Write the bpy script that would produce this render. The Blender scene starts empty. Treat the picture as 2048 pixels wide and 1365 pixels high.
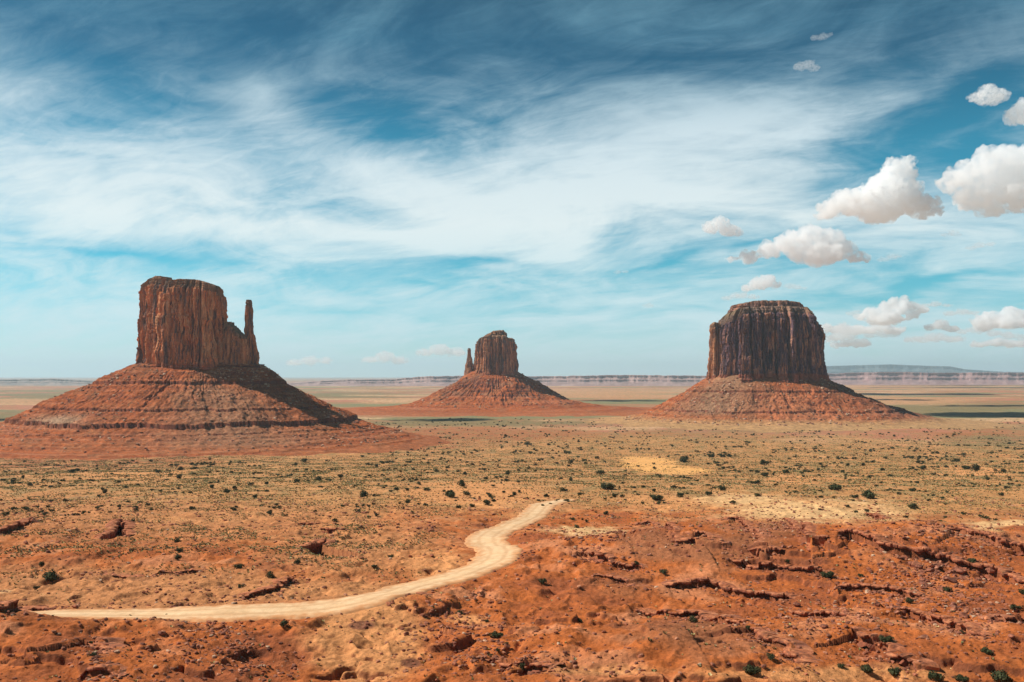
import bpy, math, random
import numpy as np
from mathutils import Vector, noise as mn

# ------------------------------------------------------------------ camera, sky, sun, exposure
C = bpy.context.scene.collection
sc = bpy.context.scene
FPX, CAMZ = 1900.0, 130.0          # focal length in photograph pixels (2048 wide), eye height over the valley floor
PITCH = math.atan(69.5 / FPX)
cam_d = bpy.data.cameras.new('camera')
cam_d.sensor_width = 36; cam_d.lens = 36 * FPX / 2048
cam_d.clip_start = 0.5; cam_d.clip_end = 200000
cam = bpy.data.objects.new('camera', cam_d); C.objects.link(cam)
cam.location = (0, 0, CAMZ); cam.rotation_euler = (math.pi / 2 + PITCH, 0, 0)
sc.camera = cam

SUN_AZ, SUN_EL = math.radians(-80), math.radians(46)     # azimuth from +Y (view direction), negative = left
sun_dir = Vector((math.sin(SUN_AZ) * math.cos(SUN_EL), math.cos(SUN_AZ) * math.cos(SUN_EL), math.sin(SUN_EL)))
sd = bpy.data.lights.new('sun', 'SUN'); sd.energy = 5.0; sd.angle = math.radians(0.5); sd.color = (1.0, 0.95, 0.87)
sun = bpy.data.objects.new('sun', sd); C.objects.link(sun)
sun.rotation_euler = (-sun_dir).to_track_quat('-Z', 'Y').to_euler()
sc.view_settings.view_transform = 'Standard'; sc.view_settings.look = 'None'
sc.view_settings.exposure = 0.25; sc.view_settings.gamma = 1
sc.cycles.use_denoising = True; sc.cycles.denoising_prefilter = 'ACCURATE'
sc.cycles.max_bounces = 40; sc.cycles.diffuse_bounces = 3; sc.cycles.volume_bounces = 40
sc.cycles.transparent_max_bounces = 16
sc.cycles.sample_clamp_indirect = 6

def px_dir(px, py):
    """direction through a photograph pixel"""
    cx = (px - 1024) / FPX; cz = (682.5 - py) / FPX
    c, s = math.cos(PITCH), math.sin(PITCH)
    return np.array([cx, c - cz * s, s + cz * c])

def nn(nt, typ, **kw):
    n = nt.nodes.new(typ)
    for k, v in kw.items():
        setattr(n, k, v)
    return n

def build_world():
    w = bpy.data.worlds.new('World'); sc.world = w; w.use_nodes = True
    nt = w.node_tree; nt.nodes.clear(); L = nt.links.new
    out = nn(nt, 'ShaderNodeOutputWorld'); bg = nn(nt, 'ShaderNodeBackground'); bg.inputs['Strength'].default_value = 0.09
    L(bg.outputs[0], out.inputs['Surface'])
    sky = nn(nt, 'ShaderNodeTexSky', sky_type='NISHITA', sun_disc=False)
    sky.sun_elevation = SUN_EL; sky.sun_rotation = SUN_AZ; sky.altitude = 1700; sky.air_density = 1.0; sky.dust_density = 0.3; sky.ozone_density = 2.0
    tc = nn(nt, 'ShaderNodeTexCoord')
    def math_(op, a, b=None, c=None, clamp=False):
        m = nn(nt, 'ShaderNodeMath', operation=op); m.use_clamp = clamp
        for i, v in enumerate((a, b, c)):
            if v is None: continue
            if isinstance(v, (int, float)): m.inputs[i].default_value = v
            else: L(v, m.inputs[i])
        return m.outputs[0]
    sep = nn(nt, 'ShaderNodeSeparateXYZ'); L(tc.outputs['Generated'], sep.inputs[0])
    X, Y, Z = sep.outputs
    hyp = math_('SQRT', math_('ADD', math_('MULTIPLY', X, X), math_('MULTIPLY', Y, Y)))
    az = math_('ARCTAN2', X, Y)
    el = math_('DIVIDE', Z, math_('MAXIMUM', hyp, 0.02))
    # warped sky coordinates for the cloud sheets
    zz = math_('ADD', math_('MAXIMUM', Z, 0.0), 0.22)
    pv = nn(nt, 'ShaderNodeCombineXYZ'); L(math_('DIVIDE', X, zz), pv.inputs[0]); L(math_('DIVIDE', Y, zz), pv.inputs[1])
    wn = nn(nt, 'ShaderNodeTexNoise'); wn.inputs['Scale'].default_value = 1.6; wn.inputs['Detail'].default_value = 6
    L(pv.outputs[0], wn.inputs['Vector'])
    wv = nn(nt, 'ShaderNodeVectorMath', operation='SUBTRACT'); L(wn.outputs['Color'], wv.inputs[0]); wv.inputs[1].default_value = (.5, .5, .5)
    ws = nn(nt, 'ShaderNodeVectorMath', operation='MULTIPLY'); L(wv.outputs[0], ws.inputs[0]); ws.inputs[1].default_value = (.17, .08, 0)
    ae = nn(nt, 'ShaderNodeCombineXYZ'); L(az, ae.inputs[0]); L(el, ae.inputs[1])
    aw = nn(nt, 'ShaderNodeVectorMath', operation='ADD'); L(ae.outputs[0], aw.inputs[0]); L(ws.outputs[0], aw.inputs[1])
    acc = None
    for (cx, cy, rx, ry, rot, amp) in SKY_SHEETS:
        d = px_dir(cx, cy); a0 = math.atan2(d[0], d[1]); e0 = d[2] / math.hypot(d[0], d[1])
        mp = nn(nt, 'ShaderNodeMapping', vector_type='TEXTURE'); L(aw.outputs[0], mp.inputs['Vector'])
        mp.inputs['Location'].default_value = (a0, e0, 0); mp.inputs['Rotation'].default_value = (0, 0, -math.radians(rot))
        mp.inputs['Scale'].default_value = (1.9 * rx / FPX, 1.9 * ry / FPX, 1)
        g = nn(nt, 'ShaderNodeTexGradient', gradient_type='QUADRATIC_SPHERE'); L(mp.outputs[0], g.inputs[0])
        acc = math_('MULTIPLY_ADD', g.outputs['Fac'], amp * 1.0, acc if acc is not None else 0.0)
    # fibrous detail, drawn out along the wind
    mp = nn(nt, 'ShaderNodeMapping', vector_type='TEXTURE'); L(pv.outputs[0], mp.inputs['Vector']); mp.inputs['Rotation'].default_value = (0, 0, math.radians(-24)); mp.inputs['Scale'].default_value = (1.0, .72, 1)
    n1 = nn(nt, 'ShaderNodeTexNoise'); n1.inputs['Scale'].default_value = 1.9; n1.inputs['Detail'].default_value = 12; n1.inputs['Roughness'].default_value = .60; n1.inputs['Distortion'].default_value = 1.1
    L(mp.outputs[0], n1.inputs['Vector'])
    mp2 = nn(nt, 'ShaderNodeMapping', vector_type='TEXTURE'); L(pv.outputs[0], mp2.inputs['Vector']); mp2.inputs['Rotation'].default_value = (0, 0, math.radians(-30)); mp2.inputs['Scale'].default_value = (1.0, .42, 1)
    n2 = nn(nt, 'ShaderNodeTexNoise'); n2.inputs['Scale'].default_value = 7.0; n2.inputs['Detail'].default_value = 12; n2.inputs['Roughness'].default_value = .68; n2.inputs['Distortion'].default_value = .8
    L(mp2.outputs[0], n2.inputs['Vector'])
    f = math_('MULTIPLY_ADD', math_('SUBTRACT', n1.outputs['Fac'], .5), 3.0, acc)
    f = math_('MULTIPLY_ADD', math_('SUBTRACT', n2.outputs['Fac'], .5), 1.1, f)
    f = math_('ADD', f, math_('MULTIPLY', math_('SUBTRACT', 1.0, math_('MULTIPLY', math_('MAXIMUM', math_('SUBTRACT', el, .36), 0.0), 6.0)), 0.16))
    f = math_('MULTIPLY_ADD', math_('EXPONENT', math_('MULTIPLY', el, -9.0)), .55, f)
    mr = nn(nt, 'ShaderNodeMapRange', interpolation_type='SMOOTHSTEP'); L(f, mr.inputs[0])
    mr.inputs[1].default_value = -.45; mr.inputs[2].default_value = 1.5
    cov = math_('MULTIPLY', mr.outputs[0], .93)
    # clear air: Nishita sky pulled towards the photograph's teal
    rmp = nn(nt, 'ShaderNodeValToRGB'); L(math_('MULTIPLY', el, 2.2), rmp.inputs[0])
    e = rmp.color_ramp.elements
    e[0].position = 0.0; e[0].color = (0.95, 1.15, 1.15, 1)
    e[1].position = 1.0; e[1].color = (0.015, .27, .33, 1)
    for p, c in ((.06, (.60, 1.0, 1.05, 1)), (.22, (.16, .95, .95, 1)), (.5, (.06, .80, .80, 1)), (.72, (.02, .42, .48, 1))):
        k = rmp.color_ramp.elements.new(p); k.color = c
    mx = nn(nt, 'ShaderNodeMix', data_type='RGBA', blend_type='MULTIPLY'); mx.inputs['Factor'].default_value = 1
    L(sky.outputs[0], mx.inputs['A']); L(rmp.outputs[0], mx.inputs['B'])
    # sheet cloud brightness: brighter low down, greyer-blue overhead
    cr = nn(nt, 'ShaderNodeValToRGB'); L(math_('MULTIPLY', el, 2.2), cr.inputs[0])
    e = cr.color_ramp.elements
    e[0].position = 0; e[0].color = (.60, .78, .80, 1); e[1].position = 1; e[1].color = (.06, .17, .24, 1)
    for p, c in ((.15, (.62, .80, .84, 1)), (.35, (.80, .88, .88, 1)), (.55, (.66, .78, .83, 1)), (.78, (.17, .37, .49, 1))):
        k = cr.color_ramp.elements.new(p); k.color = c
    cb = nn(nt, 'ShaderNodeVectorMath', operation='SCALE'); L(cr.outputs[0], cb.inputs[0]); cb.inputs['Scale'].default_value = 10.0
    fin = nn(nt, 'ShaderNodeMix', data_type='RGBA'); L(cov, fin.inputs['Factor']); L(mx.outputs['Result'], fin.inputs['A']); L(cb.outputs[0], fin.inputs['B'])
    L(fin.outputs['Result'], bg.inputs['Color'])

SKY_SHEETS = [
 (0,170,150,110,0,.7),(150,330,330,90,0,.8),(420,300,260,90,0,.35),(250,430,420,70,0,.9),(800,480,380,36,5,.9),
 (740,350,190,60,28,.9),(900,400,190,70,20,.8),(1010,340,150,110,0,.6),(525,160,85,50,-40,.9),(430,140,110,50,0,.25),
 (700,60,230,40,-22,.35),(960,50,150,40,-20,.2),(930,120,70,26,0,.25),(1320,290,280,110,-10,.8),(1450,230,280,80,-20,.6),
 (1130,420,240,80,0,.7),(1130,500,80,40,30,.6),(1650,250,280,50,-22,.35),(1300,400,300,60,-5,.6),
 (300,560,500,40,0,.35),(300,650,600,60,0,.45),(1000,640,1100,60,0,.4),(1600,560,280,36,-5,.35),(1800,450,380,55,0,.45),
 (1900,110,200,30,-24,.45),(1800,200,220,26,-22,.45),(1950,260,120,20,-20,.4),(1080,30,150,26,0,.2),(1750,660,460,50,0,.45),(1100,720,1200,40,0,.3),
 (610,60,190,60,-15,-.75),(250,120,140,60,10,-.35),(330,195,150,34,8,-.45),(700,160,220,70,-10,-.55),(790,245,140,55,0,-.6),(560,230,160,50,10,.35),(1250,160,260,50,-12,.4),(1500,430,260,60,-8,.5),
 (1450,100,250,60,0,-.45),(1130,110,150,50,0,-.3),(2000,110,130,130,0,-.6),(1980,320,100,40,0,-.8),(1700,345,140,22,-12,-.4),
 (230,503,160,12,0,-.75),(100,470,120,8,0,-.4),(990,533,95,11,0,-1.0),(850,575,60,9,0,-.7),(760,625,240,9,0,-.5),
 (1320,505,150,14,-14,-.8),(1540,470,150,10,-12,-.6),(1900,550,160,14,-8,-1.1),(1720,588,180,14,-8,-.7),(1230,585,120,8,0,-.3)]
build_world()

# ------------------------------------------------------------------ noise
def _h(ix, iy, iz, seed):
    n = (ix.astype(np.int64) * 374761393 + iy.astype(np.int64) * 668265263 + iz * 2147483647 + seed * 1274126177) & 0xffffffff
    n = ((n ^ (n >> 13)) * 1274126177) & 0xffffffff
    n = ((n ^ (n >> 16)) * 2246822519) & 0xffffffff
    return (n ^ (n >> 15)) & 0xffffffff

def pn2(x, y, seed=0):
    x = np.asarray(x, float); y = np.asarray(y, float)
    xi = np.floor(x); yi = np.floor(y); xf = x - xi; yf = y - yi
    u = xf * xf * xf * (xf * (xf * 6 - 15) + 10); v = yf * yf * yf * (yf * (yf * 6 - 15) + 10)
    def g(dx, dy):
        a = _h(xi + dx, yi + dy, 0, seed) * (2 * math.pi / 4294967296.0)
        return np.cos(a) * (xf - dx) + np.sin(a) * (yf - dy)
    a = g(0, 0); b = g(1, 0); c = g(0, 1); d = g(1, 1)
    return 1.5 * ((a + u * (b - a)) * (1 - v) + (c + u * (d - c)) * v)

def fbm2(x, y, o=4, seed=0, gain=.5):
    s = 0; a = 1; t = 0
    for k in range(o):
        s = s + a * pn2(x * 2 ** k, y * 2 ** k, seed + 17 * k); t += a; a *= gain
    return s / t * 1.3

def vn3(x, y, z, seed=0):
    xi = np.floor(x); yi = np.floor(y); zi = np.floor(z); xf = x - xi; yf = y - yi; zf = z - zi
    f = lambda t: t * t * (3 - 2 * t)
    u, v, w = f(xf), f(yf), f(zf)
    def g(a, b, c):
        return _h(xi + a, yi + b, (zi + c).astype(np.int64) * 7919, seed) * (2 / 4294967296.0) - 1
    r = 0
    for c, wc in ((0, 1 - w), (1, w)):
        for b, vb in ((0, 1 - v), (1, v)):
            r = r + wc * vb * (g(0, b, c) * (1 - u) + g(1, b, c) * u)
    return r

def fbm3(x, y, z, o=4, seed=0, gain=.5):
    s = 0; a = 1; t = 0
    for k in range(o):
        s = s + a * vn3(x * 2 ** k, y * 2 ** k, z * 2 ** k, seed + 31 * k); t += a; a *= gain
    return s / t * 1.4

def sstep(a, b, x):
    t = np.clip((np.asarray(x, float) - a) / (b - a), 0, 1); return t * t * (3 - 2 * t)

def mixc(c0, c1, f):
    return c0 + (np.asarray(c1) - c0) * np.asarray(f)[..., None]

# ------------------------------------------------------------------ mesh / object helpers
def mesh_np(name, V, F, mat, parent=None, col=None, smooth=True):
    """V (n,3), F (m,3|4); col (n,3) stored as colour attribute 'Col' """
    V = np.ascontiguousarray(V, np.float32); F = np.ascontiguousarray(F, np.int32); k = F.shape[1]
    me = bpy.data.meshes.new(name); me.vertices.add(len(V)); me.vertices.foreach_set('co', V.ravel())
    me.loops.add(F.size); me.loops.foreach_set('vertex_index', F.ravel())
    me.polygons.add(len(F)); me.polygons.foreach_set('loop_start', np.arange(0, F.size, k, dtype=np.int32))
    me.polygons.foreach_set('loop_total', np.full(len(F), k, np.int32))
    me.polygons.foreach_set('use_smooth', np.full(len(F), smooth, bool))
    me.update(calc_edges=True)
    if col is not None:
        at = me.color_attributes.new('Col', 'FLOAT_COLOR', 'POINT')
        rgba = np.ones((len(V), 4), np.float32); rgba[:, :3] = np.clip(col, 0.004, 1); at.data.foreach_set('color', rgba.ravel())
    me.materials.append(mat)
    o = bpy.data.objects.new(name, me); C.objects.link(o)
    if parent: o.parent = parent
    return o

def grid_faces(n, m, wrap=False):
    """n rows x m columns"""
    i = np.arange(n - 1)[:, None]; j = np.arange(m if wrap else m - 1)[None, :]
    j2 = (j + 1) % m
    return np.stack([i * m + j + 0 * i, i * m + j2, (i + 1) * m + j2, (i + 1) * m + j], -1).reshape(-1, 4)

def thing(name, label, cat, loc=(0, 0, 0), group=None):
    o = bpy.data.objects.new(name, None); C.objects.link(o); o.location = loc
    o['label'] = label; o['category'] = cat
    if group: o['group'] = group
    o.empty_display_size = 1
    return o

def tag(o, label, cat, group=None):
    o['label'] = label; o['category'] = cat
    if group: o['group'] = group
    return o

def earth_mat(name, fine=1.0, var=.35, bump=.5, bdist=.3, rough=.95, coarse=12.0, zs=1.0):
    m = bpy.data.materials.new(name); m.use_nodes = True; nt = m.node_tree; L = nt.links.new
    b = nt.nodes['Principled BSDF']; b.inputs['Roughness'].default_value = rough
    b.inputs['Specular IOR Level'].default_value = .15
    at = nn(nt, 'ShaderNodeVertexColor', layer_name='Col')
    tc = nn(nt, 'ShaderNodeTexCoord'); mp = nn(nt, 'ShaderNodeMapping'); mp.inputs['Scale'].default_value = (1, 1, zs)
    L(tc.outputs['Object'], mp.inputs[0])
    n1 = nn(nt, 'ShaderNodeTexNoise'); n1.inputs['Scale'].default_value = 1 / fine; n1.inputs['Detail'].default_value = 7; n1.inputs['Roughness'].default_value = .72
    n2 = nn(nt, 'ShaderNodeTexNoise'); n2.inputs['Scale'].default_value = 1 / coarse; n2.inputs['Detail'].default_value = 6; n2.inputs['Roughness'].default_value = .6
    L(mp.outputs[0], n1.inputs['Vector']); L(mp.outputs[0], n2.inputs['Vector'])
    def rng(src, lo, hi):
        r = nn(nt, 'ShaderNodeMapRange'); L(src, r.inputs[0]); r.inputs[1].default_value = .3; r.inputs[2].default_value = .7
        r.inputs[3].default_value = lo; r.inputs[4].default_value = hi; return r.outputs[0]
    a = rng(n1.outputs['Fac'], 1 - var, 1 + var); c = rng(n2.outputs['Fac'], 1 - var * .5, 1 + var * .5)
    n3 = nn(nt, 'ShaderNodeTexNoise'); n3.inputs['Scale'].default_value = 1 / (fine * 4.5); n3.inputs['Detail'].default_value = 4; n3.inputs['Roughness'].default_value = .7
    L(mp.outputs[0], n3.inputs['Vector']); c3 = rng(n3.outputs['Fac'], 1 - var * .8, 1 + var * .8)
    mu0 = nn(nt, 'ShaderNodeMath', operation='MULTIPLY'); L(a, mu0.inputs[0]); L(c3, mu0.inputs[1])
    mu = nn(nt, 'ShaderNodeMath', operation='MULTIPLY'); L(mu0.outputs[0], mu.inputs[0]); L(c, mu.inputs[1])
    vs = nn(nt, 'ShaderNodeVectorMath', operation='SCALE'); L(at.outputs[0], vs.inputs[0]); L(mu.outputs[0], vs.inputs['Scale'])
    L(vs.outputs[0], b.inputs['Base Color'])
    ad = nn(nt, 'ShaderNodeMath', operation='MULTIPLY_ADD'); L(n2.outputs['Fac'], ad.inputs[0]); ad.inputs[1].default_value = 2.0; L(n1.outputs['Fac'], ad.inputs[2])
    bp = nn(nt, 'ShaderNodeBump'); bp.inputs['Strength'].default_value = bump; bp.inputs['Distance'].default_value = bdist
    L(ad.outputs[0], bp.inputs['Height']); L(bp.outputs[0], b.inputs['Normal'])
    return m

M_ground = earth_mat('ground_soil', fine=.7, var=.28, bump=.9, bdist=.45, coarse=7)
M_road = earth_mat('road_dust', fine=1.2, var=.12, bump=.3, bdist=.1, coarse=10)
M_cliff = earth_mat('cliff_sandstone', fine=2.2, var=.38, bump=.9, bdist=1.6, coarse=14, zs=.35)
M_talus = earth_mat('talus_debris', fine=2.0, var=.45, bump=.8, bdist=1.2, coarse=22)
M_far = earth_mat('far_rock', fine=40, var=.25, bump=.4, bdist=8, coarse=300, zs=.5)
M_rock = earth_mat('red_rock', fine=.35, var=.35, bump=.8, bdist=.12, coarse=1.6)
M_leaf = earth_mat('shrub_leaf', fine=.3, var=.3, bump=.0, bdist=.1, coarse=2)
M_bark = earth_mat('shrub_bark', fine=.1, var=.3, bump=.5, bdist=.03, coarse=1)

# ------------------------------------------------------------------ the lie of the land
def plane_h(y):
    t = (90 - .061 * np.asarray(y, float)) / 6
    return 6 * np.where(t > 30, t, np.log1p(np.exp(np.minimum(t, 30))))

def to_ground(px, py, hf=None, it=40):
    """where the ray through a photograph pixel meets the land"""
    d = px_dir(px, py); t = 100.0
    hf = hf or (lambda x, y: plane_h(y))
    lo, hi = 60.0, 60.0
    f = lambda t: CAMZ + d[2] * t - float(hf(np.array([d[0] * t]), np.array([d[1] * t]))[0])
    while f(hi) > 0 and hi < 90000: lo = hi; hi *= 1.02
    for _ in range(it):
        m = (lo + hi) / 2
        if f(m) > 0: lo = m
        else: hi = m
    return d[0] * hi, d[1] * hi

def to_ground_many(px, py, hf):
    D = np.array([px_dir(a, b) for a, b in zip(px, py)]); n = len(D)
    lo = np.full(n, 60.); hi = np.full(n, 60.); act = np.ones(n, bool); t = 60.
    while act.any() and t < 90000:
        x = D[:, 0] * t; y = D[:, 1] * t; ab = CAMZ + D[:, 2] * t > hf(x, y)
        lo = np.where(act & ab, t, lo); hit = act & ~ab; hi = np.where(hit, t, hi); act &= ab; t *= 1.012
    for _ in range(16):
        m = (lo + hi) / 2; ab = CAMZ + D[:, 2] * m > hf(D[:, 0] * m, D[:, 1] * m)
        lo = np.where(ab, m, lo); hi = np.where(ab, hi, m)
    return D[:, 0] * hi, D[:, 1] * hi

# broad hills and hollows: pixel, radius x, radius y (m), height
HILLS = [(30, 1292, 20, 11, 3.6), (190, 1330, 22, 12, 2.0), (-40, 1262, 14, 9, 5.0), (300, 1262, 16, 7, 1.6), (1560, 1130, 90, 42, 9.0), (1850, 1130, 60, 50, 5.0), (1330, 1120, 26, 40, 3.5),
         (1700, 1260, 30, 18, 2.5), (1350, 1300, 26, 16, 2.5), (830, 1215, 12, 9, 1.8), (1150, 1280, 18, 12, 1.3), (2000, 1290, 18, 14, 2.0),
         (1950, 1350, 24, 7, -2.0), (730, 1300, 14, 22, -1.6), (1100, 1090, 20, 14, 1.6), (250, 1120, 34, 30, 1.8), (560, 1120, 50, 26, 2.0), (100, 1055, 60, 40, 3.5), (640, 1075, 40, 25, 2.5),
         (1310, 935, 60, 60, 2.0), (1650, 1010, 50, 40, 2.5)]
HILLS = [(*to_ground(a, b), c, d, e) for a, b, c, d, e in HILLS]

def land0(x, y, skip=()):
    x = np.asarray(x, float); y = np.asarray(y, float)
    h = plane_h(y)
    for hi_, (hx, hy, rx, ry, a) in enumerate(HILLS):
        if hi_ in skip: continue
        q = ((x - hx) / rx) ** 2 + ((y - hy) / ry) ** 2
        h = h + a * np.exp(-q)
    near = np.clip(y / 300, .25, 1)
    h = h + fbm2(x / 95, y / 80, 3, 5) * 2.6 * near + np.exp(-(y / 4000)) * fbm2(x / 420, y / 420, 3, 9) * 4.0 * sstep(200, 900, y)
    return h

ROAD = [(-60, 1234, 10), (20, 1233, 10), (80, 1231, 10.5), (130, 1229, 11), (250, 1228, 11), (400, 1226, 12), (550, 1221, 12), (650, 1213, 12), (740, 1194, 12), (830, 1172, 12), (900, 1155, 12), (945, 1140, 12), (985, 1122, 13),
        (996, 1100, 13), (972, 1077, 14), (998, 1060, 13), (1045, 1042, 12), (1070, 1026, 13), (1084, 1012, 14), (1108, 1004, 12), (1135, 999, 9)]
def catmull(P, k):
    P = np.array(P, float); Q = []
    for i in range(len(P) - 1):
        a, b, c, d = P[max(i - 1, 0)], P[i], P[i + 1], P[min(i + 2, len(P) - 1)]
        for t in np.arange(k) / k:
            Q.append(.5 * (2 * b + (c - a) * t + (2 * a - 5 * b + 4 * c - d) * t * t + (3 * b - a - 3 * c + d) * t ** 3))
    Q.append(P[-1]); return np.array(Q)
_gx, _gy = to_ground_many([p[0] for p in ROAD], [p[1] for p in ROAD], lambda X, Y: land0(X, Y, (0, 1, 2)))
ROADW = catmull([(a, b, p[2]) for a, b, p in zip(_gx, _gy, ROAD)], 5)

def seg_dist(x, y, P):
    """distance, signed side (>0 = camera side for a line running left to right), nearest index + fraction"""
    best = np.full(x.shape, 1e9); side = np.zeros(x.shape); par = np.zeros(x.shape)
    for i in range(len(P) - 1):
        ax, ay = P[i][:2]; bx, by = P[i + 1][:2]; dx, dy = bx - ax, by - ay; l2 = dx * dx + dy * dy + 1e-9
        t = np.clip(((x - ax) * dx + (y - ay) * dy) / l2, 0, 1)
        d = np.hypot(x - ax - t * dx, y - ay - t * dy)
        m = d < best
        best = np.where(m, d, best); par = np.where(m, i + t, par)
        side = np.where(m, (x - ax) * dy - (y - ay) * dx, side)
    return best, np.sign(side), par

# rock ledges: pixel polylines, drop height (m), label
LEDGES = [
 ([(1447,1036),(1472,1033),(1497,1050),(1518,1068),(1533,1082),(1561,1093)],1.6,'jagged red ledge descending the upper slope left of the two V-shaped ledges'),
 ([(1565,1036),(1590,1050),(1618,1065),(1632,1075),(1661,1075)],1.7,'short broken dark ledge slanting down just below the pale dune'),
 ([(1675,1065),(1703,1065),(1739,1074),(1774,1086),(1810,1093),(1845,1093),(1881,1100),(1916,1111),(1952,1123),(1988,1132),(2016,1143),(2062,1166)],1.9,'longest and tallest red rock ledge running down to the right edge'),
 ([(1874,1050),(1916,1050),(1952,1061),(1988,1072),(2012,1082),(2065,1095)],1.6,'red ledge with thick dark underside just below the pale clearing at far right'),
 ([(1725,1027),(1749,1029),(1771,1040)],1.2,'small dark blocky ledge standing alone at the crest beneath the dune'),
 ([(1462,1107),(1490,1114),(1526,1123),(1561,1122),(1604,1127),(1639,1134),(1668,1143)],1.3,'thin wavy ledge across the middle of the brown slope'),
 ([(1332,1171),(1384,1163),(1426,1161),(1455,1175),(1490,1182),(1526,1182),(1561,1186),(1597,1193)],1.4,'long undulating red ledge with lit orange rim on the mid slope'),
 ([(1272,1210),(1311,1217),(1348,1224),(1398,1221),(1419,1232),(1455,1237),(1504,1242)],0.9,'thin black-edged ledge above the pebbly slope'),
 ([(1501,1253),(1533,1271),(1561,1281),(1575,1289),(1597,1306),(1611,1317)],1.1,'short ledge dropping steeply toward the lower sandy wash'),
 ([(1678,1171),(1721,1171),(1774,1173),(1810,1182),(1852,1196)],1.1,'level red ledge breaking into boulders at its right end'),
 ([(1575,1217),(1618,1221),(1653,1226),(1689,1230),(1717,1232)],1.1,'crumbling level ledge with dark blocks under its rim'),
 ([(1696,1260),(1739,1271),(1774,1289),(1792,1310),(1820,1324),(1852,1338)],1.1,'ledge zigzagging down past the big lower-right juniper'),
 ([(1689,1283),(1721,1295),(1757,1305)],0.7,'short low ledge just left of the big lower-right juniper'),
 ([(1799,1214),(1845,1223),(1881,1235),(1923,1242),(1952,1253),(1973,1264)],1.1,'dark ledge stepping down through the boulders near the right edge'),
 ([(1980,1239),(2023,1235),(2062,1231)],1.0,'short dark ledge touching the right edge low down'),
 ([(1268,1047),(1311,1050),(1347,1061),(1400,1061),(1424,1068),(1455,1083)],0.9,'long hairline ledge crowning the smooth brown mound'),
 ([(1165,1100),(1204,1111),(1247,1125),(1297,1136)],1.2,'bouldery ledge slanting across the slope right of the road bend'),
 ([(1190,1145),(1226,1152),(1254,1162),(1279,1177)],0.9,'short thin ledge hooking down at its right end, mid slope'),
 ([(963,1318),(1013,1324),(1055,1328),(1109,1338)],0.8,'low rubbly ledge near the bottom edge in the middle'),
 ([(776,1207),(792,1190),(824,1182),(838,1190)],0.9,'small curved red bank beside the near side of the road'),
 ([(1021,1118),(1030,1107),(1073,1100)],0.7,'tiny ledge beside the road bend'),
 ([(476,1193),(515,1185),(551,1178),(586,1150)],0.9,'dark stepped ledge above the straight stretch of road'),
 ([(596,1047),(640,1049)],1.1,'upper of two short black ledges left of the road'),
 ([(632,1058),(686,1062)],1.1,'lower of two short black ledges left of the road'),
 ([(-14,1063),(28,1052),(71,1035)],1.6,'slanting ledge at the left edge above the scrub'),
 ([(170,1143),(249,1147),(330,1147),(409,1145)],0.4,'very low long ledge across the bare sand on the left'),
 ([(196,1077),(222,1070),(232,1049),(246,1047),(256,1064),(262,1074)],4.6,'tall black-shadowed rock alcove in the scrub on the left'),
 ([(596,1096),(618,1094),(642,1086),(652,1082),(662,1092)],3.2,'dark overhanging rock alcove left of the road bend'),
 ([(100,1216),(60,1213),(20,1211),(-20,1216)][::-1],1.0,'dark rubbly ledge capping the bottom-left knoll beside the road'),
 ([(165,1273),(187,1278),(200,1290),(210,1308)],1.2,'dark blocky ledge on the right flank of the bottom-left knoll'),
 ([(160,1338),(200,1345),(250,1352)],0.8,'small ledge near the bottom edge on the left'),
 ([(1560,1140),(1590,1128),(1640,1110)],0.0,''),
]
LEDGES = [l for l in LEDGES if l[1] > 0]
LEDGEW = []
_rs = np.random.RandomState(3)
for P, A, lab in LEDGES:
    W = np.stack(to_ground_many([p[0] for p in P], [p[1] for p in P], land0), -1)
    W = catmull(np.c_[W, np.zeros(len(W))], 6)[:, :2]
    W = W + np.c_[fbm2(W[:, 0] / 4, W[:, 1] / 4, 2, 61), fbm2(W[:, 0] / 4, W[:, 1] / 4, 2, 62)] * 1.4
    LEDGEW.append((W, A, lab))

def ledge_drop(x, y):
    out = np.zeros(x.shape)
    for W, A, lab in LEDGEW:
        A = A * 1.3; m = (x > W[:, 0].min() - 14) & (x < W[:, 0].max() + 14) & (y > W[:, 1].min() - 34) & (y < W[:, 1].max() + 12)
        if not m.any(): continue
        xs, ys = x[m], y[m]
        d, s, p = seg_dist(xs, ys, W)
        n = len(W) - 1
        fade = np.clip(np.minimum(p, n - p) / 3, 0, 1); fade = fade * fade * (3 - 2 * fade)
        L = 7 + 4.2 * A
        dr = np.where(s > 0, A * np.exp(-d / L), -.12 * A * np.exp(-d / 4)) * fade
        out[m] = np.maximum(out[m], dr) + np.minimum(dr, 0)
    return out

def road_d(x, y, pad=40):
    d = np.full(x.shape, 99.0); w = np.full(x.shape, 6.0)
    m = (x > ROADW[:, 0].min() - pad) & (x < ROADW[:, 0].max() + pad) & (y > ROADW[:, 1].min() - pad) & (y < ROADW[:, 1].max() + pad)
    if m.any():
        dd, s, p = seg_dist(x[m], y[m], ROADW); d[m] = dd; w[m] = np.interp(p, np.arange(len(ROADW)), ROADW[:, 2]) / 2
    return d, w

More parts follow.
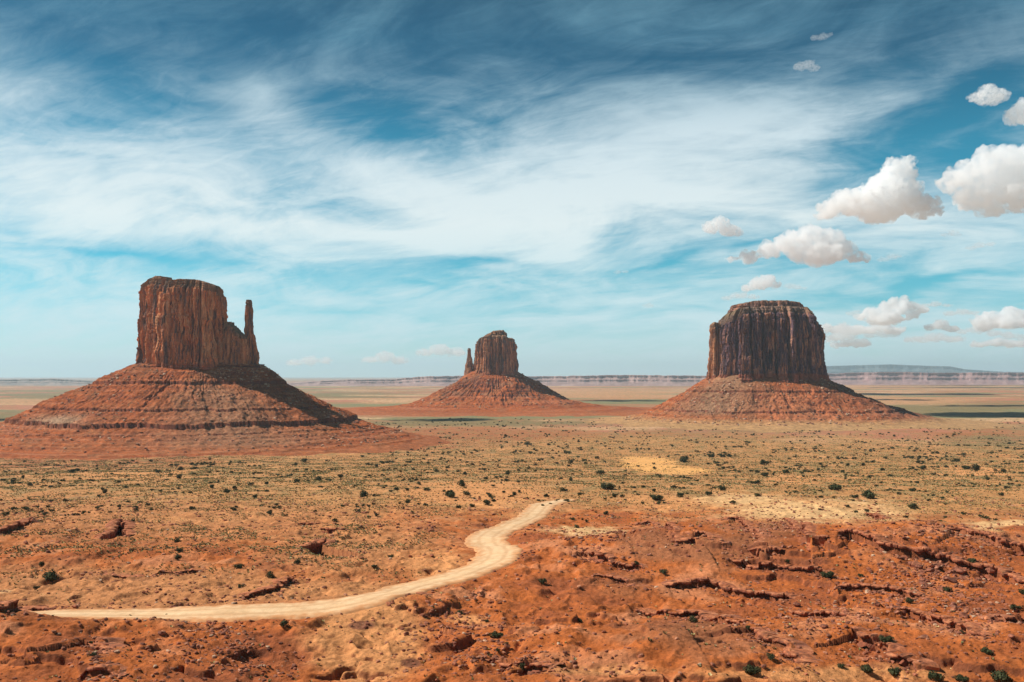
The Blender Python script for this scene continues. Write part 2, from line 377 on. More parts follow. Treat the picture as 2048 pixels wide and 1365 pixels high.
def land(x, y, micro=True):
    x = np.asarray(x, float); y = np.asarray(y, float)
    h = land0(x, y)
    d, w = road_d(x, y)
    off = sstep(w - 1, w + 7, d)
    near = np.exp(-y / 900)
    # rills and hummocks of the eroded red beds
    r = 1 - np.abs(fbm2(x / 17 + .35 * fbm2(x / 9, y / 9, 2, 40), y / 24, 3, 21)) * 2.2
    g = (r - .5) * 1.5 + fbm2(x / 6, y / 6, 3, 33) * .6 * sstep(1100, 500, y)
    mound = sstep(18, 40, x) * sstep(520, 420, y) * sstep(150, 190, y)
    h = h + g * near * off * 1.15 * (.2 + .8 * sstep(850, 420, y)) * (1 - .68 * mound)
    # hard beds crop out as long low steps across the mound and the near slopes
    bedm = np.maximum(mound, .8 * sstep(235, 205, y)) * off
    tt = (h + .035 * x + 1.6 * fbm2(x / 38, y / 30, 3, 47) + .35 * fbm2(x / 5, y / 5, 3, 48)) / 2.3
    fr = tt - np.floor(tt); st_ = sstep(.90, 1.0, fr)
    h = h + bedm * .62 * 2.3 * (st_ - fr) * sstep(-.25, .15, fbm2(x / 30 + 7, y / 26, 3, 49))
    h = h - ledge_drop(x, y) * off
    if micro:
        h = h + fbm2(x / 1.6, y / 1.6, 3, 44) * .30 * off * sstep(520, 260, y)
    h = h - .45 * (1 - sstep(w - .5, w + 2.5, d))
    return h

# ------------------------------------------------------------------ ground colours (soil, sand, growth); positions in the photograph turned to places on the land
def to_px(x, y, z):
    c, s = math.cos(PITCH), math.sin(PITCH); zz = z - CAMZ
    dep = np.maximum(y * c + zz * s, 1); up = -y * s + zz * c
    return 1024 + FPX * x / dep, 682.5 - FPX * up / dep

BLOBS = {  # name: (colour, [(cx, cy, rx, ry, strength)])
 'ltan': ((.51,.215,.082), [(300,1000,700,110,.7),(250,1180,500,60,.8),(700,1100,260,90,.6),(560,1180,300,40,.7)]),
 'scrub': ((.47,.225,.083), [(1400,950,1300,70,1),(600,960,700,50,.85),(1100,900,700,40,.8),(1900,985,400,60,.8),(250,960,500,40,.7)]),
 'orange': ((.62,.27,.10), [(950,985,170,30,.9),(1350,1010,130,20,.6),(1600,960,120,12,.6),(1050,1030,60,14,.5),(1950,945,110,10,.7),(250,955,200,8,.6),(740,1270,110,100,1.0),(700,1222,60,16,.8),(870,1130,90,40,.6),(1650,1345,330,26,.7),(930,1240,60,12,.5),(620,1180,260,12,.4),(1180,1335,250,14,.5),(330,1035,60,9,.6),(980,1010,140,14,.6)]),
 'pale': ((.70,.42,.19), [(1640,1022,190,24,.9),(1480,1000,120,18,.6),(1170,1062,110,10,.6),(2010,1048,80,10,1.0),(100,1190,160,10,.25),(1250,1340,200,8,.3),(0,1182,28,8,.7)]),
 'dune': ((.74,.37,.12), [(1298,929,50,13,1.5),(1365,942,50,7,1.4),(1275,921,32,8,1.1)]),
 'dark': ((.20,.075,.04), [(725,1252,24,8,1.5),(822,1326,18,8,1.4)]),
 'brown': ((.33,.12,.05), [(1330,1090,130,36,.9),(1480,1090,120,50,.7),(1250,1170,90,40,.5),(1400,1270,180,50,.6),(1560,1060,90,20,.6),(250,1150,220,12,.4),(1620,1120,70,30,.4)]),
 'redband': ((.36,.13,.05), [(880,868,380,18,.8),(700,890,330,14,.7),(1950,868,140,10,.6),(1300,868,200,8,.4),(100,900,400,40,1)]),
 'green': ((.20,.155,.068), [(930,846,330,8,.8),(640,790,120,8,.8),(1850,820,240,16,1.0),(60,790,150,10,1),(60,838,130,16,.8),(1500,862,380,9,.4),(2000,885,180,20,.5),(1150,812,160,4,.5)]),
 'fartan': ((.50,.255,.12), [(1200,788,260,10,.9),(1750,800,160,9,.8),(850,800,160,7,.6),(150,805,200,7,.7),(1750,775,350,7,.6)]),
}

def ground_colour(x, y, z):
    px, py = to_px(x, y, z)
    n1 = fbm2(x / 30, y / 30, 4, 71); n2 = fbm2(x / 7, y / 7, 3, 72); nf = fbm2(x / 1500, y / 700, 4, 73); nm = fbm2(x / 160, y / 160, 4, 74)
    c = np.tile(np.array([.46, .125, .030]), (len(x), 1))
    c = mixc(c, (.30, .085, .032), sstep(-.1, .5, n1) * .8)
    c = mixc(c, (.56, .22, .10), sstep(.05, .55, -n1 + .3 * n2) * .75)
    # far plain
    far = sstep(1300, 2200, y)
    pc = np.tile(np.array([.38, .175, .082]), (len(x), 1))
    pc = mixc(pc, (.21, .19, .09), sstep(.0, .25, nf)); pc = mixc(pc, (.44, .17, .095), sstep(.05, .3, -nf)); pc = mixc(pc, (.60, .36, .19), sstep(.1, .3, fbm2(x / 900, y / 500, 3, 75)) * .8)
    c = c + (pc - c) * far[:, None]
    wx = 22 * nm + 26 * n1 + 8 * n2
    wx = wx + 260 * nf * sstep(2200, 4000, y); wy = (6 * nm + 7 * n1 + 3 * n2) * np.clip((py - 752) / 120, .1, 1.5) + 5 * nf * sstep(2200, 4000, y)
    for k in ('ltan', 'scrub', 'redband', 'brown', 'orange', 'pale', 'green', 'fartan', 'dune', 'dark'):
        col, bl = BLOBS[k]; s = 0
        f = .25 if k == 'dark' else .55 if k == 'dune' else 1
        for cx, cy, rx, ry, a in bl:
            s = np.maximum(s, a * 1.6 * np.exp(-((px + wx * f - cx) / rx) ** 2 - ((py + wy * f - cy) / ry) ** 2))
        s = sstep(.25, .95, s + (.25 * nm + .2 * n2) * (s > .1) * (k not in ('dark', 'dune')))
        ok = (y > 60)
        c = mixc(c, np.array(col), s * ok * (.92 if k not in ('dune',) else 1))
    sp_ = sstep(1100, 960, py) * sstep(2300, 1500, y)
    c = mixc(c, (.60, .28, .11), sstep(.12, .45, fbm2(x / 45, y / 70, 4, 79)) * sp_ * .75 * (y > 400))
    # growth tint on the scrub plain
    c = mixc(c, (.27, .185, .075), sstep(.0, .4, fbm2(x / 22, y / 30, 4, 78)) * sstep(380, 700, y) * .65 * (c[:, 0] < .6))
    c = c * (1 + .10 * n2)[:, None]
    return c

# ------------------------------------------------------------------ ground: one sheet to the horizon
def build_ground():
    ys = [-60.0]
    while ys[-1] < 75000:
        y = ys[-1]
        st = 4 if y < 95 else (.30 if y < 175 else max(.30, .30 * (y / 175) ** 1.35))
        ys.append(y + st)
    ys = np.array(ys); ncol = 1150
    u = np.linspace(-1, 1, ncol); u = .62 * u + .7 * np.sign(u) * np.maximum(np.abs(u) - .92, 0) * 14
    X = (u[None, :] * (np.maximum(ys, 60)[:, None] + 25)).ravel(); Y = np.repeat(ys, ncol)
    Z = land(X, Y)
    col = ground_colour(X, Y, Z)
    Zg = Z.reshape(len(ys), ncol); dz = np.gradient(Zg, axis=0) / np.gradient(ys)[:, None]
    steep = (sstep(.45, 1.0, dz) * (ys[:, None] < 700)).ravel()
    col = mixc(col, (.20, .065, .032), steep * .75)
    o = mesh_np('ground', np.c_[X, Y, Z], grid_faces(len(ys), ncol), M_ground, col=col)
    o['kind'] = 'structure'; print('ground verts', len(X))

def build_road():
    P = catmull(np.c_[ROADW], 6); n = len(P); m = 31
    t = np.gradient(P[:, :2], axis=0); t /= np.linalg.norm(t, axis=1)[:, None]; nrm = np.c_[t[:, 1], -t[:, 0]]
    s = np.cumsum(np.r_[0, np.hypot(*np.diff(P[:, :2], axis=0).T)])
    v = np.linspace(-1, 1, m)
    hw = P[:, 2] / 2
    jl = 1 + .34 * fbm2(s / 8, s * 0, 5, 81, .6); jr = 1 + .34 * fbm2(s / 8, s * 0 + 9, 5, 82, .6)
    off = np.where(v[None] < 0, v[None] * jl[:, None], v[None] * jr[:, None]) * (hw[:, None] + 1.6)
    X = P[:, :1] + nrm[:, :1] * off; Y = P[:, 1:2] + nrm[:, 1:] * off
    Z = land0(X, Y) + .10 * (1 - v[None] ** 2) - .75 * sstep(.80, 1, np.abs(v))[None] - .05 * np.exp(-((np.abs(v[None]) - .35) / .12) ** 2)
    tone = (.5 + .5 * fbm2(X.ravel() / 5, Y.ravel() / 5, 3, 83))
    c = mixc(np.tile(np.array([.66, .40, .20]), (X.size, 1)), (.80, .56, .33), tone)
    ev = np.abs(np.tile(v, n)) + .34 * fbm2(X.ravel() / 2.5, Y.ravel() / 2.5, 4, 84)
    c = mixc(c, (.56, .25, .10), sstep(.35, .85, ev) * .95)
    c = mixc(c, (.56, .31, .15), np.exp(-((np.abs(np.tile(v, n)) - .30) / .09) ** 2) * .75)
    c = mixc(c, (.60, .36, .19), sstep(.0, .5, fbm2(X.ravel() / 1.3, Y.ravel() / 3, 3, 86)) * .5)
    o = mesh_np('dirt_road', np.c_[X.ravel(), Y.ravel(), Z.ravel()], grid_faces(n, m), M_road, col=c)
    o['kind'] = 'structure'

build_ground(); build_road()

# ------------------------------------------------------------------ buttes
def superellipse(a, b, n, N, seed=0, rough=.05):
    th = np.linspace(0, 2 * math.pi, 8001)[:-1]
    c, s = np.cos(th), np.sin(th)
    r = (np.abs(c / a) ** n + np.abs(s / b) ** n) ** (-1 / n)
    r = r * (1 + rough * fbm2(2.2 * c + 5, 2.2 * s + seed, 2, seed))
    x, y = r * c, r * s
    L = np.r_[0, np.cumsum(np.hypot(np.diff(np.r_[x, x[0]]), np.diff(np.r_[y, y[0]])))]
    q = np.linspace(0, L[-1], N + 1)[:-1]
    x = np.interp(q, L, np.r_[x, x[0]]); y = np.interp(q, L, np.r_[y, y[0]])
    tx = np.roll(x, -1) - np.roll(x, 1); ty = np.roll(y, -1) - np.roll(y, 1)
    k = 9; ker = np.ones(k) / k
    tx = np.convolve(np.r_[tx[-k:], tx, tx[:k]], ker, 'same')[k:-k]; ty = np.convolve(np.r_[ty[-k:], ty, ty[:k]], ker, 'same')[k:-k]
    l = np.hypot(tx, ty); return x, y, ty / l, -tx / l, q, L[-1]

def columns_field(s, z, per, wmin, wmax, depth, crack, seed, steps=True):
    """relief of vertical pillars along arc length s (m) at height z"""
    rs = np.random.RandomState(seed); b = [0.0]
    while b[-1] < per: b.append(b[-1] + rs.uniform(wmin, wmax) * rs.choice([.4, .8, 1, 1.9]))
    b = np.array(b) * per / b[-1]; nb = len(b) - 1
    off = rs.uniform(-1, 1, nb) * depth; ck = rs.uniform(.15, 1, nb) ** 1.5 * crack; h1 = rs.uniform(.15, 1.15, nb); h2 = rs.uniform(.05, .9, nb); d1 = rs.uniform(.2, 1, nb) * depth * 1.1
    off[0] = off[-1] = 0
    sw = np.mod(s, per); k = np.clip(np.searchsorted(b, sw, 'right') - 1, 0, nb - 1)
    u = (sw - b[k]) / (b[k + 1] - b[k]) * 2 - 1; wdt = (b[k + 1] - b[k])
    tl = rs.uniform(-1, 1, nb); sl = rs.uniform(2.0, 6.0, nb)
    prof = (np.minimum(1, (1 - np.abs(u)) * sl[k]) + .55 * tl[k] * u) * np.minimum(depth * .9, wdt * .30)
    edge = np.minimum(sw - b[k], b[k + 1] - sw)
    kk = np.where(u < 0, k, (k + 1) % nb)
    c = ck[kk] * np.exp(-(edge / (1.0 + .05 * wdt)) ** 2)
    r = off[k] + prof - c
    if steps:
        r = r - d1[k] * (z > h1[k]) + .6 * d1[k] * (z < h2[k] * .5)
        for q_ in range(4):      # blocks broken off along cross joints
            ha = rs.uniform(0, 1, nb); hb = ha + rs.uniform(.06, .30, nb); am = rs.uniform(-1, .7, nb) * depth * .55
            r = r + am[k] * ((z > ha[k]) & (z < hb[k]))
    return r

def cliff(name, parent, cx, cy, a, b, n, z0, topf, seed, NT=900, NZ=150, wide=(7, 20), depth=3.2, crack=6, batter=10, rnd=4.0, prof=None, varnish=.5, warm=0.0, K=16, strata=1.0, foot=.10, dark=(.17, .10, .08), rough=.05, ledge_top=True, rot=0.0, caps=()):
    x, y, nx, ny, q, per = superellipse(a, b, n, NT, seed, rough)
    if rot:
        c_, s_ = math.cos(rot), math.sin(rot); x, y = x * c_ - y * s_, x * s_ + y * c_; nx, ny = nx * c_ - ny * s_, nx * s_ + ny * c_
    t = np.linspace(0, 1, NZ)[:, None]
    top = topf(cx + x, cy + y)[None]
    Zt = z0 + t * (top - z0); T = np.broadcast_to(t, Zt.shape)
    S = q[None] + 2.2 * fbm3(x[None] / 14 + 0 * t, y[None] / 14 + 0 * t, Zt / 30, 3, seed + 5)
    r = columns_field(S, T, per, wide[0], wide[1], depth, crack, seed)
    S2 = q[None] + 1.2 * fbm3(x[None] / 6 + 0 * t, y[None] / 6 + 0 * t, Zt / 12, 3, seed + 6)
    r = r + .32 * columns_field(S2, T * 1.7 % 1, per, wide[0] * .28, wide[1] * .28, depth, crack * .6, seed + 1)
    r = r + 2.2 * fbm3(x[None] / 10 + 0 * t, y[None] / 10 + 0 * t, Zt / 13, 4, seed + 7, .62)
    al = np.floor(fbm3(x[None] / 22 + 0 * t, y[None] / 22 + 0 * t, Zt / 34, 2, seed + 17) * 3.5) / 3.5      # slabs fallen away
    r = r + depth * .8 * al
    r = r + depth * 1.3 * fbm3(x[None] / 45 + 0 * t, y[None] / 45 + 0 * t, Zt / 120, 2, seed + 8)
    # bedded foot and bedded rim
    bed = fbm2(Zt / 2.2, q[None] / 60 + 0 * t, 2, seed + 9)
    r = r + bed * (.45 + 2.2 * strata * sstep(foot + .03, foot - .02, T) + 1.5 * strata * sstep(.88, .94, T))
    r = r + 3.0 * sstep(foot + .02, 0, T) + batter * (1 - T) ** 1.4
    if ledge_top: r = r - 2.5 * sstep(.905, .915, T + .02 * fbm2(q[None] / 18, 0 * t + 2, 2, seed))
    for tc_, ret in caps: r = r - ret * sstep(tc_, tc_ + .008, T + .03 * fbm2(q[None] / 25, 0 * t + tc_ * 9, 3, seed + 50))
    rr = np.clip((T - .95) / .05, 0, 1); r = r - rnd * (1 - np.sqrt(np.maximum(1 - rr ** 2, 0)))
    lim = -.72 * min(a, b); r = np.maximum(r, lim)
    px_, py_ = x[None] + nx[None] * r, y[None] + ny[None] * r
    if prof is not None:
        sc_, dx_ = prof(t); px_ = px_ * sc_ + dx_; py_ = py_ * sc_
    # colour of the rock itself
    colz = np.clip((Zt - z0) / (top - z0).max(), 0, 1)
    v = fbm3(px_ / 9, py_ / 9, Zt / 60, 4, seed + 20) + .6 * fbm3(px_ / 3.2, py_ / 3.2, Zt / 30, 3, seed + 21)
    base = np.tile(np.array([.40 + .07 * warm, .17 + .006 * warm, .082 - .006 * warm]), (Zt.size, 1)); vf = v.ravel()
    base = mixc(base, dark, sstep(.35 - varnish, 1.05 - varnish, vf))
    base = mixc(base, (.60, .29, .14), sstep(.22, .65, -vf + .35 * fbm3(px_ / 6, py_ / 6, Zt / 9, 3, seed + 22).ravel()) * (.8 if warm > -.5 else .45))
    if warm < -.5: base = base * np.array([.92, .90, 1.12])
    st = fbm2(S / 3.2, Zt / 70 + 0 * t, 4, seed + 23, .65).ravel()
    base = mixc(base, np.array(dark) * .55, sstep(.08, .34, st) * .85)
    base = mixc(base, (.52, .25, .13), sstep(.15, .42, -st) * (.6 if warm > -.5 else .28))
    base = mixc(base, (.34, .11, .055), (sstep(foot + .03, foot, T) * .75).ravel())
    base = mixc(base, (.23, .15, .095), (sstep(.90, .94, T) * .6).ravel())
    base = base * (1 + .22 * bed.ravel() * sstep(.12, .06, T).ravel())[:, None]
    # cap
    V = [np.stack([px_ + cx, py_ + cy, Zt], -1).reshape(-1, 3)]; Cc = [base]
    lx, ly = px_[-1], py_[-1]; mx, my = lx.mean(), ly.mean()
    for k in range(1, K + 1):
        f = 1 - k / K * .995
        X = mx + (lx - mx) * f; Y = my + (ly - my) * f
        Z = topf(cx + X, cy + Y) + .9 * fbm2(X / 9, Y / 9, 3, seed + 30) * min(1, k / 2)
        V.append(np.c_[X + cx, Y + cy, Z]); Cc.append(mixc(np.tile(np.array([.27, .17, .10]), (NT, 1)), (.16, .12, .06), sstep(-.1, .4, fbm2(X / 5, Y / 5, 2, seed + 31))))
    V = np.concatenate(V); Cc = np.concatenate(Cc)
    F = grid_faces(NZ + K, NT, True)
    return mesh_np(name, V, F, M_cliff, parent, Cc, smooth=False)

def talus(name, parent, cx, cy, a, b, n, prof, bands, seed, side=None, NT=1300, rings=300, outer=600, gul=1.0, colf=None, lowc=(.36, .115, .04), lowz=(9, 2)):
    """prof: [(distance from the cliff foot, height)], bands: [(top z, drop, strength)]"""
    x, y, nx, ny, q, per = superellipse(a, b, n, NT, seed, .0)
    rad = np.hypot(x, y); ux, uy = x / rad, y / rad
    s = -22 + (outer + 22) * (np.linspace(0, 1, rings) ** 1.25)
    th = np.arctan2(uy, ux)
    P = np.array(prof, float)
    k = side(th) if side else np.ones(NT)
    S = s[:, None] + 0 * th[None]
    X = x[None] + ux[None] * S; Y = y[None] + uy[None] * S
    amp = sstep(0, 90, S)
    w = fbm2(X / 120, Y / 120, 3, seed + 1) * 26 * amp
    arc = th[None] * 160
    g = np.abs(fbm2(arc / 15 + .6 * fbm2(X / 40, Y / 40, 2, seed + 2), S / 240, 2, seed + 3)); g2 = np.abs(fbm2(arc / 5, S / 120, 2, seed + 4))
    w = w + (g - .25) * 11 * gul * amp + (g2 - .2) * 2.0 * gul * amp + (fbm2(X / 16, Y / 16, 3, seed + 11) * 5 + np.abs(fbm2(X / 34, Y / 34, 3, seed + 12)) * 9) * amp
    Se = S / k[None] + w
    z = np.interp(Se, P[:, 0], P[:, 1])
    # resistant beds: small cliffs over benches
    for bi, (zt, dr, st) in enumerate(bands):
        m = st * sstep(-.45, .1, fbm2(th[None] * 5 + 0 * S, S * 0 + zt, 4, seed + 40 + bi) * 1.3 + st - .62)
        wob = 2.2 * fbm2(arc / 9, 0 * S + zt, 3, seed + 60 + bi) + 3.0 * fbm2(arc / 60, 0 * S + zt, 2, seed + 80 + bi) * (zt > 35)
        zz = zt + wob
        d = z - zz                      # raise ground just above the break, lower it just beneath
        z = z + m * dr * .55 * np.where(d > 0, np.exp(-d / (dr * 1.6)), -np.exp(d / (dr * 1.3))) * (np.abs(d) < 6 * dr)
    z = z + fbm2(X / 6, Y / 6, 4, seed + 5, .65) * 1.7 * sstep(-5, 20, S) * np.clip(z / 30, .3, 1)
    # buttresses of rock blocks
    V = np.stack([X + cx, Y + cy, z], -1).reshape(-1, 3)
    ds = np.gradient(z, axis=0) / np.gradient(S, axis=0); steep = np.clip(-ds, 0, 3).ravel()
    zf = z.ravel(); xf, yf = X.ravel(), Y.ravel()
    st = fbm2(zf / 5, xf / 400 + seed, 3, seed + 6)
    c = np.tile(np.array([.45, .112, .026]), (zf.size, 1))
    c = mixc(c, (.33, .078, .024), sstep(-.1, .4, st) * .7); c = mixc(c, (.55, .20, .10), sstep(.1, .5, -st) * .5)
    scr = fbm2(xf / 60, yf / 60, 4, seed + 7)
    c = mixc(c, (.38, .155, .062), sstep(.1, .45, scr + .4 * fbm2(xf / 6, yf / 6, 3, seed + 8)) * .55)
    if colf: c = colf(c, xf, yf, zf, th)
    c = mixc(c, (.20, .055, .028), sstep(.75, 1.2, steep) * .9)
    # pale blocks lying on the debris
    sp = vn3(xf / 1.7, yf / 1.7, zf / 1.7, seed + 9)
    c = mixc(c, (.55, .30, .16), sstep(.66, .85, sp) * .55); c = mixc(c, (.20, .09, .05), sstep(.6, .8, -sp) * .6)
    c = c * .80
    low = sstep(lowz[0], lowz[1], zf + 4 * fbm2(xf / 30, yf / 30, 3, seed + 13))
    c = mixc(c, lowc, low * .85)
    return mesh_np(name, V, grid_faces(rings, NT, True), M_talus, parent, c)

def top_from(px, pyv, D, cx0=None, var=1.0, seed=0):
    px = np.array(px, float); z = CAMZ + (752 - np.array(pyv, float)) * D / FPX
    def f(X, Y):
        q = 1024 + FPX * X / D
        return np.interp(q, px, z) + var * fbm2(X / 12, Y / 12, 3, 900 + seed) - .03 * np.maximum(Y - D, 0)
    return f

# --- the big butte with a thumb, on the left
def left_butte():
    D = 1885.0; s = D / FPX
    r = thing('butte', 'huge red mitten-shaped butte with slim thumb spire, nearest and leftmost', 'butte', (0, 0, 0), 'sandstone buttes on the desert plain')
    X = lambda p: (p - 1024) * s
    tf = top_from([262,284,290,300,314,330,342,350,375,412,428,440,449,453,470], [606,578,568,559,554,555,559,565,563,565,570,574,580,592,645], D, seed=1)
    cliff('cliff_wall', r, X(363.5), D, 85, 48, 3.6, 132, tf, 11, NT=1500, NZ=210, batter=9, varnish=.28, warm=2.2, depth=5.6, crack=11, wide=(8, 22), rot=-.46, caps=((.93, 1.5),), rnd=2.5)
    tf2 = top_from([430,452,456,462,467,472,478,484,490,505], [640,646,652,656,651,655,664,668,671,676], D, var=2.0, seed=2)
    cliff('broken_ridge', r, X(474), D - 4, 27, 30, 2.6, 130, tf2, 12, NT=500, NZ=110, batter=9, varnish=.25, warm=1, depth=3, crack=4, wide=(4, 10), K=10)
    zt = CAMZ + (752 - 600) * s
    def prof(t):
        z = 124 + t * (zt - 124); y = 752 - (z - CAMZ) / s
        hl = np.interp(y, [600, 603, 610, 640, 668, 700, 745, 760], [491, 490, 490, 489.5, 489, 488.5, 487, 486]); hr = np.interp(y, [600, 603, 610, 620, 640, 668, 672, 700, 725, 745, 760], [502, 504, 504.5, 505.5, 506, 508, 511, 514, 518, 521, 525])
        return (hr - hl) / 2 * s / 10.0, ((hl + hr) / 2 - 498) * s
    cliff('thumb_spire', r, X(498), D - 2, 10, 9.5, 2.6, 124, lambda x, y: zt + 0 * x, 13, NT=260, NZ=240, batter=0, varnish=.3, warm=1.2, depth=1.1, crack=1.8, wide=(3, 8), prof=prof, rnd=1.5, K=6, foot=.05, ledge_top=False)
    P = [(-30, 156), (0, 151), (14, 146), (30, 138), (67, 115), (172, 68), (235, 42), (262, 33), (300, 24), (360, 12), (430, 3), (520, -8), (700, -30)]
    def side(th):  # steeper on the right flank, long red apron on the left and front
        c = np.cos(th); return np.interp(c, [-1, -.3, .3, 1], [1.0, 1.02, .96, .80]) + np.exp(-((c - 1) / .2) ** 2) * 0
    def colf(c, x, y, z, th):
        t = np.tile(th, len(x) // len(th))
        f = np.exp(-((t + 1.05) / .42) ** 2) * sstep(4, 20, z) * sstep(125, 100, z)       # grey-tan debris fan, front right
        c = mixc(c, (.37, .19, .10), f * (.7 + .3 * fbm2(x / 9, y / 9, 3, 301)))
        g = np.exp(-((t + 2.25) / .28) ** 2) * np.exp(-((z - 52) / 9) ** 2)
        c = mixc(c, (.46, .32, .2), g * .8)
        lines = .5 + .5 * np.sin(z * 1.5 + 1.1 * fbm2(x / 80, y / 80, 2, 302))
        return mixc(c, (.50, .20, .09), sstep(.75, 1, lines) * sstep(34, 26, z) * .55)
    talus('talus_slope', r, X(395), D + 4, 124, 57, 3.0, P, [(148, 3, .8), (136, 2.2, .6), (117, 4.2, 1.0), (92, 1.5, .35), (69, 3.4, .9), (45, 6.5, 1.0), (31, 2.0, 1), (25, 1.6, 1), (19, 1.6, 1), (13, 1.4, 1), (8, 1.2, 1)], 14, side, NT=1700, rings=430, outer=560, colf=colf)
    return r

def middle_butte():
    D = 3600.0; s = D / FPX
    r = thing('butte', 'smallest and farthest red butte, in the middle, with a short thumb on its left', 'butte', (0, 0, 0), 'sandstone buttes on the desert plain')
    X = lambda p: (p - 1024) * s
    tf = top_from([940,950,954,958,966,972,1012,1016,1026,1030,1036], [720,700,684,678,675,672,672,677,677,681,700], D, seed=3)
    cliff('cliff_wall', r, X(991), D, 70, 58, 3.0, 128, tf, 21, NT=900, NZ=130, batter=9, varnish=.42, warm=.8, depth=5, crack=8, wide=(12, 32), rnd=7)
    tc = top_from([960,968,972,980,986,996,1008,1013,1018], [675,672,669,667,663,662,661,666,675], D, var=2, seed=4)
    cliff('cap_rock', r, X(991.5), D, 39, 34, 2.6, CAMZ + (752 - 680) * s, tc, 22, NT=300, NZ=40, batter=3, varnish=.5, depth=3, crack=2, wide=(8, 18), rnd=3, K=8, foot=.0)
    zt = CAMZ + (752 - 697) * s
    def prof(t):
        z = 128 + t * (zt - 128); y = 752 - (z - CAMZ) / s
        hw = np.interp(y, [697, 700, 715, 728, 740, 752], [2.4, 3.2, 3.8, 6.2, 7.6, 8.5]); c = np.interp(y, [697, 715, 728, 745], [938.4, 938.6, 939.6, 940])
        return hw * s / 10.0, (c - 939) * s
    cliff('thumb_spire', r, X(939), D - 10, 10, 10, 2.5, 128, lambda x, y: zt + 0 * x, 23, NT=160, NZ=120, batter=0, varnish=.5, depth=1.3, crack=1.5, wide=(4, 9), prof=prof, rnd=1.5, K=5, foot=.05, ledge_top=False)
    P = [(-30, 156), (0, 145), (30, 121), (75, 84), (120, 58), (160, 40), (200, 26), (260, 15), (360, 7), (520, 0), (700, -10)]
    def side(th):
        c = np.cos(th); return np.interp(c, [-1, -.6, .2, 1], [1.12, 1.0, .95, 1.25])
    def colf(c, x, y, z, th):
        return mixc(c, (.36, .20, .12), sstep(.1, .5, fbm2(x / 50, y / 50, 3, 401)) * sstep(40, 60, z) * .5)
    talus('talus_slope', r, X(988), D + 4, 92, 64, 2.6, P, [(118, 2.5, .5), (92, 3, .6), (74, 3, .7), (58, 2.5, .7), (44, 2.5, .8), (30, 2.5, .8), (20, 1.8, 1), (12, 1.5, .8)], 24, side, NT=1100, rings=260, outer=640, gul=1.3, colf=colf)
    return r

def right_butte():
    D = 2700.0; s = D / FPX
    r = thing('butte', 'broad dark purple-brown butte without any thumb, rightmost, casting a shadow rightward', 'butte', (0, 0, 0), 'sandstone buttes on the desert plain')
    X = lambda p: (p - 1024) * s
    tf = top_from([1405,1436,1440,1447,1455,1466,1480,1540,1596,1604,1616,1622,1630,1635,1645], [670,648,638,634,630,622,619,617,619,626,632,638,648,660,700], D, seed=5)
    cliff('cliff_wall', r, X(1536), D, 139, 116, 3.4, 112, tf, 31, NT=1500, NZ=190, batter=8, varnish=.9, warm=-.6, depth=7, crack=15, wide=(11, 32), rnd=7, dark=(.115, .068, .072), caps=((.82, 3), (.90, 5), (.95, 3)))
    tp = top_from([1410,1420,1424,1436,1441], [655,648,646,648,652], D, seed=6)
    cliff('side_pillar', r, X(1429), D - 24, 15, 22, 3.2, 112, tp, 32, NT=260, NZ=150, batter=4, varnish=.45, warm=.4, depth=2.2, crack=5, wide=(6, 14), rnd=3, K=6)
    tc = top_from([1462,1468,1474,1486,1500,1520,1560,1590,1600,1606], [622,612,608,608,605,604.5,604.5,607,610,622], D, var=2, seed=7)
    cliff('cap_rock', r, X(1534), D + 4, 90, 70, 3.0, CAMZ + (752 - 624) * s, tc, 33, NT=500, NZ=50, batter=6, varnish=.4, depth=4, crack=3, wide=(8, 24), rnd=3, K=8, foot=.0, warm=-.8)
    P = [(-40, 142), (0, 124), (35, 104), (75, 80), (120, 56), (165, 34), (205, 19), (250, 9), (330, 3), (430, -2), (600, -14)]
    def side(th):
        c = np.cos(th); return np.interp(c, [-1, -.5, .3, .8, 1], [.92, .85, .85, 1.15, 1.3])
    def colf(c, x, y, z, th):
        t = np.tile(th, len(x) // len(th))
        f = np.exp(-((t + 2.35) / .5) ** 2)
        c = mixc(c, (.34, .21, .12), f * sstep(12, 40, z) * .75)
        g = np.exp(-((t + .2) / .75) ** 2); c = mixc(c, (.27, .12, .075), g * .7)  # right flank: shade of the butte deepened in the talus colour
        return mixc(c, (.55, .20, .09), np.exp(-((t + 1.5) / .35) ** 2) * sstep(110, 70, z) * .6)
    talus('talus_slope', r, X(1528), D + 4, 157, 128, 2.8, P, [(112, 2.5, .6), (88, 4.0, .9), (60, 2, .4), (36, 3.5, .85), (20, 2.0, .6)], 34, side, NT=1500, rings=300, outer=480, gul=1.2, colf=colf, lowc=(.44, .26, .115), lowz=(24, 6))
    return r
left_butte(); middle_butte(); right_butte()

